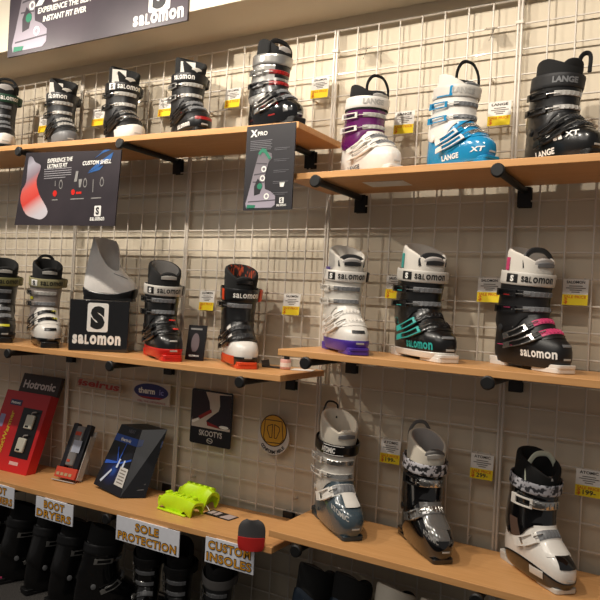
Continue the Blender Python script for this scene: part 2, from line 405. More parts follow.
FEL = lambda h: mat(h, .9, bump=.4)
def boot(label, code, X, Y, theta, scl, spec, name='ski_boot', z=None, group='ski boots on display shelves'):
    sc_, szz = scl if isinstance(scl, tuple) else (scl, scl)
    phi = theta - math.degrees(math.atan2(1.12 - X, Y + 2.09))      # how far the toe turns from the aisle view
    zz = shz(code, X) if z is None else z
    r = thing(name, label, 'ski boot', (X, Y, zz + .0005), theta * D2R, group)
    r.scale = (sc_, sc_, szz)
    g = spec.get
    shell = g('shell'); cuff = g('cuff')
    N = 48
    ts = [2 * PI * i / N for i in range(N)]
    # ---- lower shell
    zs = [.010, .014, .022, .032, .044, .056, .066, .074, .082, .09, .098, .106, .114, .122, .130, .138, .148, .16, .175]
    mb = MB(); rings = [[SP(zv, t) for t in ts] for zv in zs]; mb.loft(rings, True, True, True)
    obj('shell', mb, shell, r)
    if g('base'):
        bm_, bh = g('base')
        obj('shell_base', patch(0, 360, .009, lambda t: bh + .012 * (1 - math.cos(2 * t * D2R)) * (1 if g('base_wave') else 0), .0006, .002, nt=48), bm_, r)
    if g('toe_panel'):
        obj('toe_cap', patch(-78, 78, .022, lambda t: .070 - .012 * abs(t) / 78, .0007, .0022, nt=22), g('toe_panel'), r)
    sole = g('sole', BLK)
    tl = MB().prismz(lug_poly(.045, .152 if g('lug', True) else .139, .036, .034), .0, .013)
    if g('lug', True): tl.prismz(lug_poly(.094, .1545, .0335, .0325), .0125, .022)
    obj('sole_toe', tl, g('sole_toe', sole), r, bevel=.0015)
    hl = MB().prismz(lug_poly(-.147, -.065, .0325, .034), .0, .012)
    hl.prismz(lug_poly(-.150, -.105, .0325, .033), .0115, .024)
    obj('sole_heel', hl, sole, r, bevel=.0015)
    if g('size_mark', True):
        obj('size_mark', patch(-9, 7, .0335, .0385, .0031 if (g('base') or g('toe_panel')) else .0008, .0006, nz=2), g('size_col', mat('#b8b8b4', .5)), r)
    # overlap flap over the instep
    if g('flap', True):
        obj('instep_flap', patch(-52, 44, lambda t: .083 + .006 * math.cos(t * 2 * D2R), lambda t: .152, .0008, .0024, nt=20, nz=8), g('flap', shell), r)
    # ---- cuff
    cz0 = lambda t: .150 - .040 * math.exp(-((abs(((t + 180) % 360) - 180) - 100) / 42) ** 2) - (.02 if abs(((t + 180) % 360) - 180) > 130 else .02 * sst(60, 130, abs(((t + 180) % 360) - 180)))
    ctop = g('ctop', .236)
    cz1 = lambda t: ctop + .018 * (1 - math.cos(t * D2R)) / 2 + g('spoiler', .02) * sst(110, 180, abs(((t + 180) % 360) - 180))
    obj('cuff', patch(0, 360, cz0, cz1, .0016, .0032, nt=60, nz=9), cuff, r)
    obj('cuff_overlap', patch(-30, -22, .150, ctop - .002, .0030, .0025, nz=5), cuff, r)
    for sgn in (1, -1):
        c = SO(.108, sgn * 112 * D2R, .004); nrm = SN(.108, sgn * 112 * D2R)
        mbp = MB(); mbp.tube([c, c + nrm * .003, c + nrm * .0042], [.011, .011, .008], 16); obj('pivot', mbp, g('pivot', cuff), r)
    # ---- buckles
    for bk in g('buckles', ()): buckle(r, *bk)
    # ---- liner
    zf, zb = g('rim', (.285, .338)); lob = g('lobe', 0)
    def zr(t):
        a = abs(((t + 180) % 360) - 180)
        return zf + (zb - zf) * ((1 - math.cos(a * D2R)) / 2) ** g('rim_p', .55) + lob * math.exp(-((a - 95) / 35) ** 2)
    prof = [(-.003, lambda t: .215), (-.002, lambda t: zr(t) - .010), (-.0035, lambda t: zr(t) - .003), (-.0075, lambda t: zr(t)),
            (-.0125, lambda t: zr(t) - .001), (-.0175, lambda t: zr(t) - .008), (-.019, lambda t: .20)]
    ln = MB(); ln.loft([[SO(z_(t / D2R), t, o_) for t in ts] for o_, z_ in prof[:5]], True)
    obj('liner', ln, g('liner'), r)
    li = MB(); li.loft([[SO(z_(t / D2R), t, o_) for t in ts] for o_, z_ in prof[4:]], True, False, True)
    obj('liner_lining', li, g('lining', g('liner')), r)
    # tongue
    tz = g('tongue_top', .308); lean = g('tongue_lean', .006)
    tm = MB(); rows = []
    hwt = g('tongue_w', 58)
    for u in [0, .3, .55, .75, .88, .96, 1.0]:
        row = []
        for i in range(17):
            td = -hwt + 2 * hwt * i / 16; e = (td / hwt)
            zt = .225 + (tz - .225 - .022 * e * e) * u
            row.append((zt, td * D2R * (1 - .25 * u * abs(e) ** 2), u))
        rows.append(row)
    outer = [[SO(z_, t_, -.007 + lean * u_ ** 2 - (.007 if u_ > .97 else .002 if u_ > .9 else 0)) for z_, t_, u_ in row] for row in rows]
    inner = [[SO(z_, t_, -.030 + lean * u_ ** 2 + (.008 if u_ > .97 else .003 if u_ > .9 else 0)) for z_, t_, u_ in row] for row in rows]
    ring_rows = [o_ + i_[::-1] for o_, i_ in zip(outer, inner)]
    tm.loft(ring_rows, True, True, True); obj('tongue', tm, g('tongue'), r)
    if g('tongue_badge'):
        obj('tongue_badge', patch(-24, 26, tz - .024, lambda t: tz - .010 - .004 * (t / 25) ** 2, -.0065 + lean * .75, .003, nz=3), g('tongue_badge'), r)
    # ---- power strap
    z0, z1 = g('strap_z', (.231, .267)); so = g('strap_off', .0065)
    if g('strap'):
        stp = obj('power_strap', patch(0, 360, z0, z1, so, .0028, nt=60, nz=4), g('strap'), r)
        if g('strap_tail', True):
            obj('strap_tail', patch(-62, -112, lambda t: z0 + .002, lambda t: z1 - .002, lambda t: so + .003 + .010 * math.sin((abs(t) - 62) / 50 * PI), .003, nz=3), g('tail', g('strap')), stp)
        if g('strap_panel'):
            pm, a0, a1 = g('strap_panel'); obj('strap_panel', patch(a0, a1, z0 + .004, z1 - .004, so + .0026, .0012, nz=3), pm, stp)
        if g('strap_text'):
            tx, tm_, tc, wd_ = g('strap_text'); zc = (z0 + z1) / 2
            obj('strap_lettering', wrap_text(tx, phi + tc, zc - .0075, .016, so + .0046, wd_ * 1.08, .022 if tx == 'salomon' else .05), tm_, stp)
        if g('badge'):
            bm2, sm2, tc = g('badge'); tc += phi
            obj('logo_badge', patch(tc - 13, tc + 13, z0 + .006, z1 - .006, so + .003, .0012, nz=3), bm2, stp)
            obj('logo_letter', wrap_text('S', tc, (z0 + z1) / 2 - .0075, .015, so + .0049, .014, .06), sm2, stp)
    # ---- extras
    if g('loop'):
        lm_, pts, rr = g('loop')
        obj('pull_loop', MB().tube(catmull([Vector(p) for p in pts], 8), rr, 8, flat=1.9), lm_, r)
    for nm, m_, args in g('patches', ()): obj(nm, patch(*args), m_, r)
    for nm, m_, args in g('texts', ()): obj(nm, wrap_text(*args), m_, r)
    return r

def lp(c=(0, -.01), w=.045, h=.05, z=.295, tilt=0.0):
    """pull loop points: arch over the cuff, c = (x, forward) centre"""
    x, f = c
    return [(x + w, -f, z - .01), (x + w * .98, -f - tilt * .4, z + h * .45), (x + w * .55, -f - tilt * .8, z + h * .9), (x, -f - tilt, z + h),
            (x - w * .55, -f - tilt * .8, z + h * .9), (x - w * .98, -f - tilt * .4, z + h * .45), (x - w, -f, z - .01)]
P_BLACK = mat('#0d0d0e', .30, coat=.3); P_GLOSS = mat('#0d0d0f', .12, coat=.8); P_MATT = mat('#111113', .45)
P_DGREY = mat('#2b2c2e', .4); P_GREY = mat('#77787a', .35); P_LGREY = mat('#b4b1ab', .35); P_SILV = mat('#a9a7a3', .28, .7)
P_WHITE = mat('#e6e1d9', .3, coat=.3); P_OFFW = mat('#cfcac1', .4); P_RED = mat('#d3261c', .35); P_DRED = mat('#9a1515', .35)
P_ORANGE = mat('#d9481e', .4); P_PURP = mat('#4b2f96', .35); P_PLUM = mat('#5d1358', .25, coat=.5); P_BLUE = mat('#1786b8', .2, coat=.6)
P_TEAL = mat('#2fa7a0', .35); P_PINK = mat('#c8406f', .4); P_YEL = mat('#c9c32a', .4); P_GREEN = mat('#16402b', .6); P_SLATE = mat('#43525b', .2, coat=.6)
P_CHROME = mat('#c4c2be', .18, .9); F_BLK = FEL('#0d0d0d'); F_GREY = FEL('#6f6c69'); F_LGREY = FEL('#a9a4a0'); F_WHITE = FEL('#d8d2c8'); F_CREAM = FEL('#d9d0bf'); F_DK = FEL('#191919')
T_WHITE = mat('#f0eee8', .5); T_BLACK = mat('#0e0e0e', .5); T_GREY = mat('#8d8b88', .5)

def std_b(strap, lad, lev, strap2=None, lad2=None, lev2=None):
    strap2, lad2, lev2 = strap2 or strap, lad2 or lad, lev2 or lev
    return [('toe', strap2, lad2, lev2), ('instep', strap2, lad2, lev2), ('ankle', strap, lad, lev), ('shin', strap, lad, lev)]

# upper left shelf
boot('black boot with green strap and white toe cut by the upper left picture edge', 'tL', -1.547, -0.165, 58.9, (0.985, 0.982), dict(
    shell=P_MATT, cuff=P_MATT, toe_panel=P_WHITE, liner=F_BLK, lining=F_BLK, tongue=F_LGREY, strap=P_GREEN, strap_text=('salomon', T_WHITE, -17, 0.088),
    buckles=std_b(P_MATT, P_GREY, P_BLACK), loop=(F_DK, lp(z=.29, h=.055, c=(.01, -.02)), .003)))
boot('all dark grey boot with plain toe, second on the upper left shelf', 'tL', -1.212, -0.126, 62.5, (0.977, 0.963), dict(
    shell=P_DGREY, cuff=P_DGREY, toe_panel=P_GREY, liner=F_BLK, lining=F_DK, tongue=F_WHITE, strap=P_DGREY, strap_text=('salomon', T_WHITE, 26, 0.088),
    buckles=std_b(P_DGREY, P_LGREY, P_BLACK), rim=(.262, .334), rim_p=.45, tongue_top=.276, tongue_w=52, strap_z=(.218, .254), ctop=.226))
boot('black boot with white toe and black strap, third on the upper left shelf', 'tL', -0.870, -0.119, 64.6, (1.011, 1.000), dict(
    shell=P_MATT, cuff=P_MATT, toe_panel=P_WHITE, liner=F_BLK, lining=F_DK, tongue=F_WHITE, strap=P_MATT, strap_text=('salomon', T_WHITE, -17, 0.088),
    badge=(T_WHITE, T_BLACK, 43), buckles=std_b(P_MATT, P_LGREY, P_BLACK, P_BLACK, P_CHROME, P_BLACK), rim=(.262, .334), rim_p=.45, tongue_top=.276, tongue_w=52, strap_z=(.218, .254), ctop=.226,
    patches=[('shell_stripe', P_WHITE, (40, 66, .058, .064, .003, .001))]))
boot('black boot with dark red toe print, fourth on the upper left shelf', 'tL', -0.504, -0.159, 59.9, (0.957, 0.940), dict(
    shell=P_MATT, cuff=P_MATT, toe_panel=P_BLACK, liner=F_BLK, lining=F_DK, tongue=F_WHITE, strap=P_MATT, strap_text=('salomon', T_WHITE, 26, 0.088),
    buckles=std_b(P_MATT, P_LGREY, P_SILV, P_BLACK, P_GREY, P_BLACK), rim=(.262, .334), rim_p=.45, tongue_top=.276, tongue_w=52, strap_z=(.218, .254), ctop=.226,
    patches=[('toe_print', P_DRED, (-30, 26, .052, .063, .0028, .0012)), ('heel_flash', P_DRED, (66, 84, .09, .10, .0026, .001))], texts=[('shell_lettering', T_WHITE, ('salomon', 70, .032, .014, .0035, .10))]))
boot('silver cuffed glossy black boot with red buckle bars above the narrow poster', 'tL', -0.101, -0.225, 72.0, (0.854, 0.851), dict(
    shell=P_GLOSS, cuff=P_SILV, flap=P_GLOSS, liner=F_BLK, lining=F_BLK, tongue=F_LGREY, strap=P_SILV, strap_z=(.238, .275), strap_tail=False, rim=(.29, .335), lobe=.012,
    buckles=[('toe', P_BLACK, P_GREY, P_CHROME), ('instep', P_BLACK, P_GREY, P_CHROME), ('ankle', P_BLACK, P_DRED, P_BLACK), ('shin', P_SILV, P_DRED, P_CHROME)],
    loop=(F_BLK, lp(c=(-.0, .02), z=.285, h=.045, w=.05), .005),
    patches=[('cuff_panel', P_BLACK, (-70, 34, .186, .238, .0047, .0012)), ('cuff_panel', P_BLACK, (0, 360, .128, .176, .0047, .001)), ('shell_flash', P_DRED, (60, 92, .072, .080, .0008, .001)),
             ('shell_flash', P_DRED, (70, 84, .035, .040, .0008, .001)), ('shell_flash', P_CHROME, (38, 50, .04, .062, .0008, .001))]))
# upper right shelf
boot('white boot with purple cuff and black pull loop on the upper right shelf', 'tR', 0.217, -0.167, 62.3, (0.901, 0.889), dict(
    shell=P_WHITE, sole=P_WHITE, cuff=P_PLUM, liner=F_BLK, lining=F_BLK, tongue=F_LGREY, strap=P_WHITE, strap_z=(.235, .272), strap_text=('LANGE', P_LGREY, -12, .070), rim=(.268, .322), lobe=.008, tongue_top=.286,
    buckles=[('toe', P_WHITE, P_GREY, P_WHITE), ('instep', P_WHITE, P_GREY, P_WHITE), ('ankle', P_PLUM, P_LGREY, P_WHITE), ('shin', P_PLUM, P_LGREY, P_WHITE)],
    loop=(F_BLK, lp(c=(.012, .015), z=.285, h=.065, w=.045), .003), tail=F_BLK,
    patches=[('strap_edge', F_BLK, (0, 360, .228, .236, .0055, .002)), ('tongue_patch', P_LGREY, (-34, 14, .272, .283, -.0005, .002)),
             ('buckle_slot', P_BLACK, (78, 104, .2045, .2115, .0085, .002)), ('buckle_slot', P_BLACK, (78, 104, .1595, .1665, .0085, .002))],
    texts=[('shell_lettering', P_GREY, ('LANGE', 96, .022, .015, .0012, .07))]))
boot('white boot with bright blue lower shell on the upper right shelf', 'tR', 0.508, -0.193, 59.2, (0.879, 0.865), dict(
    shell=P_BLUE, sole=P_BLUE, cuff=P_WHITE, flap=P_BLUE, liner=F_WHITE, lining=F_BLK, tongue=F_LGREY, strap=P_OFFW, strap_z=(.232, .270), strap_text=('LANGE', P_LGREY, -12, .070), rim=(.262, .322), lobe=.004, tongue_top=.282,
    buckles=[('toe', P_BLUE, P_CHROME, P_WHITE), ('instep', P_BLUE, P_CHROME, P_WHITE), ('ankle', P_WHITE, P_GREY, P_BLUE), ('shin', P_WHITE, P_GREY, P_BLUE)],
    loop=(F_BLK, lp(c=(.005, .02), z=.275, h=.075, w=.046), .003),
    patches=[('strap_tip', P_BLUE, (58, 66, .236, .266, .0092, .001)), ('strap_tip', P_BLUE, (58, 100, .234, .238, .0092, .001)), ('tongue_patch', P_GREY, (-30, 22, .268, .279, -.0005, .002)),
             ('shell_edge', P_BLACK, (-25, 70, lambda t: .151 - .0006 * max(0, t), lambda t: .155 - .0006 * max(0, t), .003, .002))],
    texts=[('shell_lettering', T_WHITE, ('LANGE', 88, .026, .016, .0014, .08)), ('model_lettering', T_WHITE, ('XT', 40, .036, .014, .0014, .045, .03, 0, .3))]))
boot('all black boot with white shell lettering at the right end of the top shelf', 'tR', 0.775, -0.164, 50.5, (0.904, 0.897), dict(
    shell=P_BLACK, cuff=P_BLACK, flap=P_BLACK, liner=F_BLK, lining=F_BLK, tongue=F_BLK, strap=mat('#19191b', .6), strap_z=(.228, .268), strap_text=('LANGE', P_GREY, -12, .070), rim=(.290, .312), lobe=.010, tongue_top=.312,
    buckles=std_b(P_BLACK, P_LGREY, P_BLACK, P_BLACK, P_DGREY, P_BLACK), loop=(F_BLK, [(.01 + .77 * a_, -.035 - .64 * a_, z_) for a_, z_ in ((.010, .275), (.014, .312), (.028, .326), (.041, .316), (.040, .270))], .004),
    patches=[('shell_print', T_WHITE, (68, 74, .060, .082, .0034, .0008)), ('shell_print', T_WHITE, (76, 81, .060, .080, .0034, .0008)), ('shell_print', T_WHITE, (84, 89, .064, .084, .0034, .0008))],
    texts=[('shell_lettering', T_WHITE, ('LANGE', 92, .026, .017, .0014, .085)), ('model_lettering', T_WHITE, ('XT', 52, .064, .014, .0036, .045, .03, 0, .4))]))
# middle left shelf
boot('black boot with yellow strap print cut by the middle left picture edge', 'mL', -1.464, -0.180, 58.4, (1.028, 1.036), dict(
    shell=P_BLACK, cuff=P_BLACK, liner=F_BLK, lining=F_DK, tongue=F_DK, tongue_badge=P_LGREY, strap=mat('#7c7848', .6), strap_text=('salomon', T_BLACK, -17, 0.088), badge=(T_WHITE, T_BLACK, 43), sole=P_BLACK,
    buckles=std_b(P_BLACK, P_GREY, P_BLACK), base=(P_MATT, .036), patches=[('toe_print', P_YEL, (-14, 20, .064, .073, .001, .001)), ('sole_stripe', P_YEL, (-60, 60, .009, .013, .003, .001))]))
boot('white boot with yellow details and khaki strap left of the display box', 'mL', -1.189, -0.179, 58.6, (1.037, 1.034), dict(
    shell=P_WHITE, cuff=mat('#8f857e', .4), flap=P_WHITE, liner=F_DK, lining=F_BLK, tongue=F_DK, tongue_badge=P_LGREY, strap=mat('#97906a', .6), strap_text=('salomon', T_BLACK, -17, 0.088), badge=(T_WHITE, T_BLACK, 43),
    base=(P_BLACK, .036), sole=P_BLACK, buckles=[('toe', P_WHITE, P_BLACK, P_BLACK), ('instep', P_WHITE, P_BLACK, P_BLACK), ('ankle', mat('#8f857e', .4), P_GREY, P_BLACK), ('shin', mat('#8f857e', .4), P_LGREY, P_BLACK)],
    loop=(F_DK, lp(c=(0, -.07), z=.30, h=.055, w=.035), .003), patches=[('toe_print', P_BLACK, (-16, 18, .064, .074, .001, .001)), ('flash', P_YEL, (-26, -8, .1, .106, .008, .001)), ('flash', P_YEL, (-26, -8, .128, .134, .008, .001)), ('buckle_tip', P_YEL, (62, 76, .180, .192, .006, .004))]))
boot('black boot with bright red sole right of the display box', 'mL', -0.568, -0.173, 56.0, (1.025, 1.018), dict(
    shell=P_BLACK, cuff=P_BLACK, liner=F_DK, lining=F_GREY, tongue=F_DK, tongue_badge=P_LGREY, strap=P_OFFW, strap_z=(.226, .262), strap_text=('salomon', T_BLACK, -17, 0.085), badge=(T_BLACK, T_WHITE, 43), tail=P_BLACK,
    base=(P_RED, .042), sole=P_RED, rim=(.285, .345), buckles=[('toe', P_BLACK, P_BLACK, P_BLACK), ('instep', P_BLACK, P_BLACK, P_BLACK), ('ankle', P_BLACK, P_GREY, P_BLACK), ('shin', P_BLACK, P_GREY, P_BLACK)],
    patches=[('flash', P_RED, (-26, -6, .098, .103, .009, .001)), ('flash', P_RED, (-24, -2, .128, .133, .009, .001)), ('toe_print', P_LGREY, (-10, 8, .066, .071, .001, .001))]))
boot('black cuffed boot with white lower shell and orange red trim beside the shelf end', 'mL', -0.258, -0.132, 47.2, (1.019, 1.000), dict(
    shell=P_WHITE, cuff=P_BLACK, flap=P_BLACK, liner=F_BLK, lining=noise_mat('lining_orange', '#17100e', '#a8401c', 110, .9, vscale=(1, 1, .25), bump=0, lo=.5, hi=.62), tongue=F_DK, tongue_badge=P_BLACK, strap=P_BLACK, strap_z=(.222, .268), strap_text=('salomon', T_WHITE, -17, 0.088), tail=P_ORANGE,
    base=(P_BLACK, .038), sole=P_ORANGE, rim=(.29, .345), buckles=[('toe', P_BLACK, P_DGREY, P_BLACK), ('instep', P_BLACK, P_DGREY, P_BLACK), ('shin', P_BLACK, P_GREY, P_BLACK)],
    patches=[('strap_edge', P_ORANGE, (66, 78, .226, .264, .0092, .001)), ('side_trim', P_ORANGE, (40, 100, .012, .04, .0024, .0015)), ('side_holes', P_DRED, (66, 90, .068, .078, .0008, .001)), ('side_holes', P_BLACK, (70, 94, .084, .094, .0008, .001))]))
# middle right shelf
boot('white boot with purple sole at the left of the middle right shelf', 'mR', 0.162, -0.163, 44.7, (0.973, 0.955), dict(
    shell=P_WHITE, cuff=P_OFFW, flap=P_WHITE, liner=F_WHITE, lining=F_WHITE, tongue=F_LGREY, tongue_badge=P_DGREY, strap=P_WHITE, strap_text=('salomon', T_BLACK, -17, 0.088), badge=(T_BLACK, T_WHITE, 43), tail=T_BLACK,
    base=(P_PURP, .044), sole=P_PURP, buckles=[('toe', P_WHITE, P_WHITE, P_WHITE), ('instep', P_WHITE, P_WHITE, P_WHITE), ('ankle', P_OFFW, P_GREY, P_OFFW), ('shin', P_OFFW, P_GREY, P_OFFW)], rim=(.285, .345),
    loop=(P_DGREY, lp(c=(0, .035), z=.285, h=.022, w=.035), .0045), patches=[('toe_print', P_DGREY, (-14, 18, .066, .075, .001, .001)), ('side_trim', P_PURP, (80, 130, .24, .275, .001, .002))]))
boot('black boot with teal details and thick white sole on the middle right shelf', 'mR', 0.406, -0.130, 48.7, (1.032, 0.990), dict(
    shell=P_BLACK, cuff=P_BLACK, liner=F_WHITE, lining=F_WHITE, tongue=F_LGREY, tongue_badge=P_DGREY, strap=P_OFFW, strap_text=('salomon', T_BLACK, -17, 0.088), badge=(T_BLACK, T_WHITE, 43), tail=P_OFFW,
    base=(P_WHITE, .028), base_wave=False, sole=P_WHITE, buckles=[('toe', P_BLACK, P_BLACK, P_TEAL), ('instep', P_BLACK, P_BLACK, P_TEAL), ('ankle', P_BLACK, P_GREY, P_BLACK), ('shin', P_BLACK, P_GREY, P_BLACK)], rim=(.285, .345),
    loop=(P_DGREY, lp(c=(0, .035), z=.285, h=.022, w=.036), .0045), patches=[('liner_trim', P_TEAL, (100, 118, lambda t: .268, lambda t: .312, -.0015, .0012)), ('toe_print', P_GREY, (-12, 14, .066, .073, .001, .001)), ('pivot_ring', P_TEAL, (106, 122, .10, .12, .004, .001)), ('lever_tip', P_TEAL, (84, 98, .199, .204, .0115, .0015)), ('lever_tip', P_TEAL, (84, 98, .154, .159, .0115, .0015)), ('lever_tip', P_TEAL, (84, 98, .212, .216, .0115, .0015))],
    texts=[('shell_lettering', P_TEAL, ('salomon', 72, .034, .020, .0016, .13))]))
boot('black boot with pink buckles and white strap at the right of the middle shelf', 'mR', 0.714, -0.120, 51.2, (0.964, 0.996), dict(
    shell=P_MATT, cuff=P_MATT, liner=F_WHITE, lining=F_WHITE, tongue=F_LGREY, tongue_badge=P_GREY, strap=P_OFFW, strap_text=('salomon', T_BLACK, -17, 0.088), badge=(T_BLACK, T_WHITE, 43), strap_tail=False,
    sole=P_WHITE, sole_toe=P_WHITE, pivot=P_DGREY, buckles=[('toe', P_MATT, P_PINK, P_CHROME), ('instep', P_MATT, P_PINK, P_CHROME), ('ankle', P_MATT, P_GREY, P_BLACK), ('shin', P_MATT, P_GREY, P_BLACK)], rim=(.285, .335),
    loop=(P_DGREY, lp(c=(.002, .015), z=.285, h=.042, w=.046), .0042), patches=[('liner_trim', P_PINK, (104, 122, lambda t: .268, lambda t: .304, -.0015, .0012)), ('toe_print', P_GREY, (-18, 8, .067, .074, .001, .001)), ('lever_tip', P_PINK, (80, 94, .166, .172, .0115, .0015)), ('lever_tip', P_CHROME, (66, 76, .160, .164, .0115, .0015)), ('lever_tip', P_DRED, (84, 98, .200, .204, .0115, .0015)), ('side_line', P_PINK, (92, 128, .060, .062, .0006, .0008))],
    texts=[('shell_lettering', T_WHITE, ('salomon', 62, .036, .018, .0016, .125))]))
# lower right shelf
ATB = [('instep', P_WHITE, P_GREY, P_WHITE, -38, 62, 1.35)]
boot('slate blue boot with white tongue buckle at the left of the lower right shelf', 'bR', 0.149, -0.127, 49.0, (1.006, 1.029), dict(
    shell=P_SLATE, cuff=P_OFFW, flap=P_SLATE, liner=F_CREAM, lining=F_CREAM, tongue=F_CREAM, tongue_badge=P_GREY, strap=P_BLACK, strap_text=('ATOMIC', T_WHITE, 28, .048), sole=mat('#24343d', .3), lug=False,
    buckles=[('instep', P_WHITE, P_GREY, P_WHITE, -32, 84, 1.5), ('ankle', P_OFFW, P_CHROME, P_WHITE), ('shin', P_OFFW, P_CHROME, P_WHITE)], rim=(.29, .345), strap_tail=False,
    loop=(F_DK, [(.012, .07, .32), (.02, .088, .36), (-.01, .098, .368), (-.03, .09, .33)], .003),
    patches=[('tongue_plate', P_WHITE, (-26, 18, .088, .122, .004, .002)), ('strap_outline', T_WHITE, (8, 66, .2335, .2355, .0092, .0008)), ('strap_outline', T_WHITE, (8, 66, .2625, .2645, .0092, .0008))],
    texts=[('shell_lettering', P_LGREY, ('ATOMIC', 42, .068, .013, .0016, .07, .03, -.3))]))
boot('glossy black and smoke grey boot with patterned strap, middle of the lower right shelf', 'bR', 0.441, -0.127, 44.1, (0.941, 0.986), dict(
    shell=P_GLOSS, cuff=P_GLOSS, flap=mat('#63605d', .15, coat=.8), liner=F_CREAM, lining=F_LGREY, tongue=F_GREY, tongue_badge=P_LGREY, strap=noise_mat('strap_floral', '#2a2a2e', '#c9c7cc', 75, .7, bump=0, lo=.44, hi=.5, detail=1),
    buckles=[('instep', mat('#63605d', .15, coat=.8), P_CHROME, P_CHROME, -34, 84, 1.3), ('shin', P_GLOSS, P_CHROME, P_BLACK, -32, 80, 1.5)], rim=(.285, .34), strap_tail=False, sole=P_GLOSS, lug=False,
    loop=(F_GREY, lp(c=(.0, -.075), z=.31, h=.055, w=.035), .003), patches=[('toe_plate', mat('#63605d', .15, coat=.8), (-12, 40, .066, .09, .0008, .001))],
    texts=[('shell_lettering', T_GREY, ('ATOMIC', 38, .064, .012, .0022, .055, .03, -.3))]))
boot('white and black boot with patterned strap at the right of the lower right shelf', 'bR', 0.760, -0.123, 46.0, (0.934, 0.985), dict(
    shell=P_WHITE, cuff=P_GLOSS, flap=P_WHITE, liner=F_BLK, lining=F_BLK, tongue=F_LGREY, tongue_top=.285, strap=noise_mat('strap_leaf', '#33343a', '#b9b9c0', 75, .7, bump=0, lo=.42, hi=.5, detail=1), base=(P_GLOSS, .030), base_wave=True, sole=P_OFFW,
    lug=False, buckles=[('instep', P_WHITE, P_GREY, P_WHITE, -30, 84, 1.4), ('shin', P_GLOSS, P_CHROME, P_WHITE, -32, 84, 1.5)], rim=(.285, .335), strap_z=(.236, .268),
    loop=(mat('#c9cdb8', .6), lp(c=(0, .0), z=.27, h=.065, w=.047), .004),
    patches=[('toe_inset', P_GLOSS, (-20, 22, .064, .092, .0012, .0016)), ('side_inset', P_OFFW, (56, 80, .026, .046, .003, .0016)), ('cuff_reflection', mat('#5d4a40', .3), (84, 104, .10, .15, .005, .001))]))  # brown cuff patch is a painted reflection of the wood in the gloss

# white shop liner shell on a black display box
BOXX, BOXY = -.892, -.150
bz = shz('mL', BOXX)
bx = thing('display_box', 'glossy black display box with white letter emblem under the boot liner', 'display box', (BOXX, BOXY, bz + .001), math.radians(32))
obj('box_body', MB().box(-.112, .112, -.065, .065, 0, .195), P_GLOSS, bx, bevel=.002)
sg = Sign(bx, -.0655)
sg.poly('emblem', rrect(-.045, .034, .074, .184, .008), T_WHITE); sg.text('S', -.0055, .093, .072, T_BLACK, .054, .08, name='emblem_letter')
sg.text('salomon', -.006, .026, .036, T_WHITE, .182, .05)
ls = thing('boot_liner_shell', 'white moulded open boot shell standing on the black display box', 'boot shell', (BOXX + .020, BOXY + .005, bz + .1965), math.radians(116))
def lzr(t):
    a = ((t + 180) % 360) - 180
    return .250 - .125 * math.exp(-((a - 52) / 52) ** 2) - .060 * math.exp(-((a + 10) / 38) ** 2)
ts48 = [2 * PI * i / 48 for i in range(48)]
q = MB(); rings = [[SO(.03 + (lzr(t / D2R) - .03) * u, t, 0) for t in ts48] for u in [i / 12 for i in range(13)]]
rin = [[SO(.03 + (lzr(t / D2R) - .03) * u, t, -.005) for t in ts48] for u in [i / 12 for i in range(12, 0, -1)]]
q.loft(rings + rin, True, True, True)
obj('liner_body', q, mat('#e4dfd9', .4), ls)
obj('liner_base', patch(0, 360, .004, lambda t: .040 + .012 * math.cos(2 * t * D2R), .0006, .004, nt=48), P_BLACK, ls)
obj('liner_sole', MB().prismz(lug_poly(-.135, .14, .034, .036), 0, .012), P_BLACK, ls)
obj('liner_slit', patch(30, 62, lambda t: .088 + .0006 * (t - 30), lambda t: .091 + .0006 * (t - 30), .0005, .001, nz=2), P_BLACK, ls)
ls.scale = (.72, .72, .96)

# ------------------------------------------------------------------ paper slips in boots, price tags
PAPER = mat('#e9e4dc', .8); PAPERG = mat('#c9c3bb', .8); YELM = mat('#f2d51c', .7); ORN = mat('#d9711c', .8); INK = mat('#3a3532', .8); INKG = mat('#7d766e', .8)
for x, y, z, rz, l in ((-1.210, -.170, 2.030, 46, 'white paper slip standing in the dark grey boot'), (-.858, -.168, 2.040, 46, 'white paper slip standing in the white toed black boot'),
                       (-.492, -.198, 2.012, 42, 'white paper slip standing in the boot with red toe print')):
    t = thing('paper_slip', l, 'paper slip', (x, y, z), math.radians(rz), 'paper slips in boot tops')
    obj('slip_sheet', MB().box(-.026, .026, -.0007, .0007, -.04, .012), PAPER, t, False)
    Sign(t, -.0008).multi('print', [rect(-.010, .006, -.002, .000), rect(-.010, .010, -.007, -.005)], INKG)

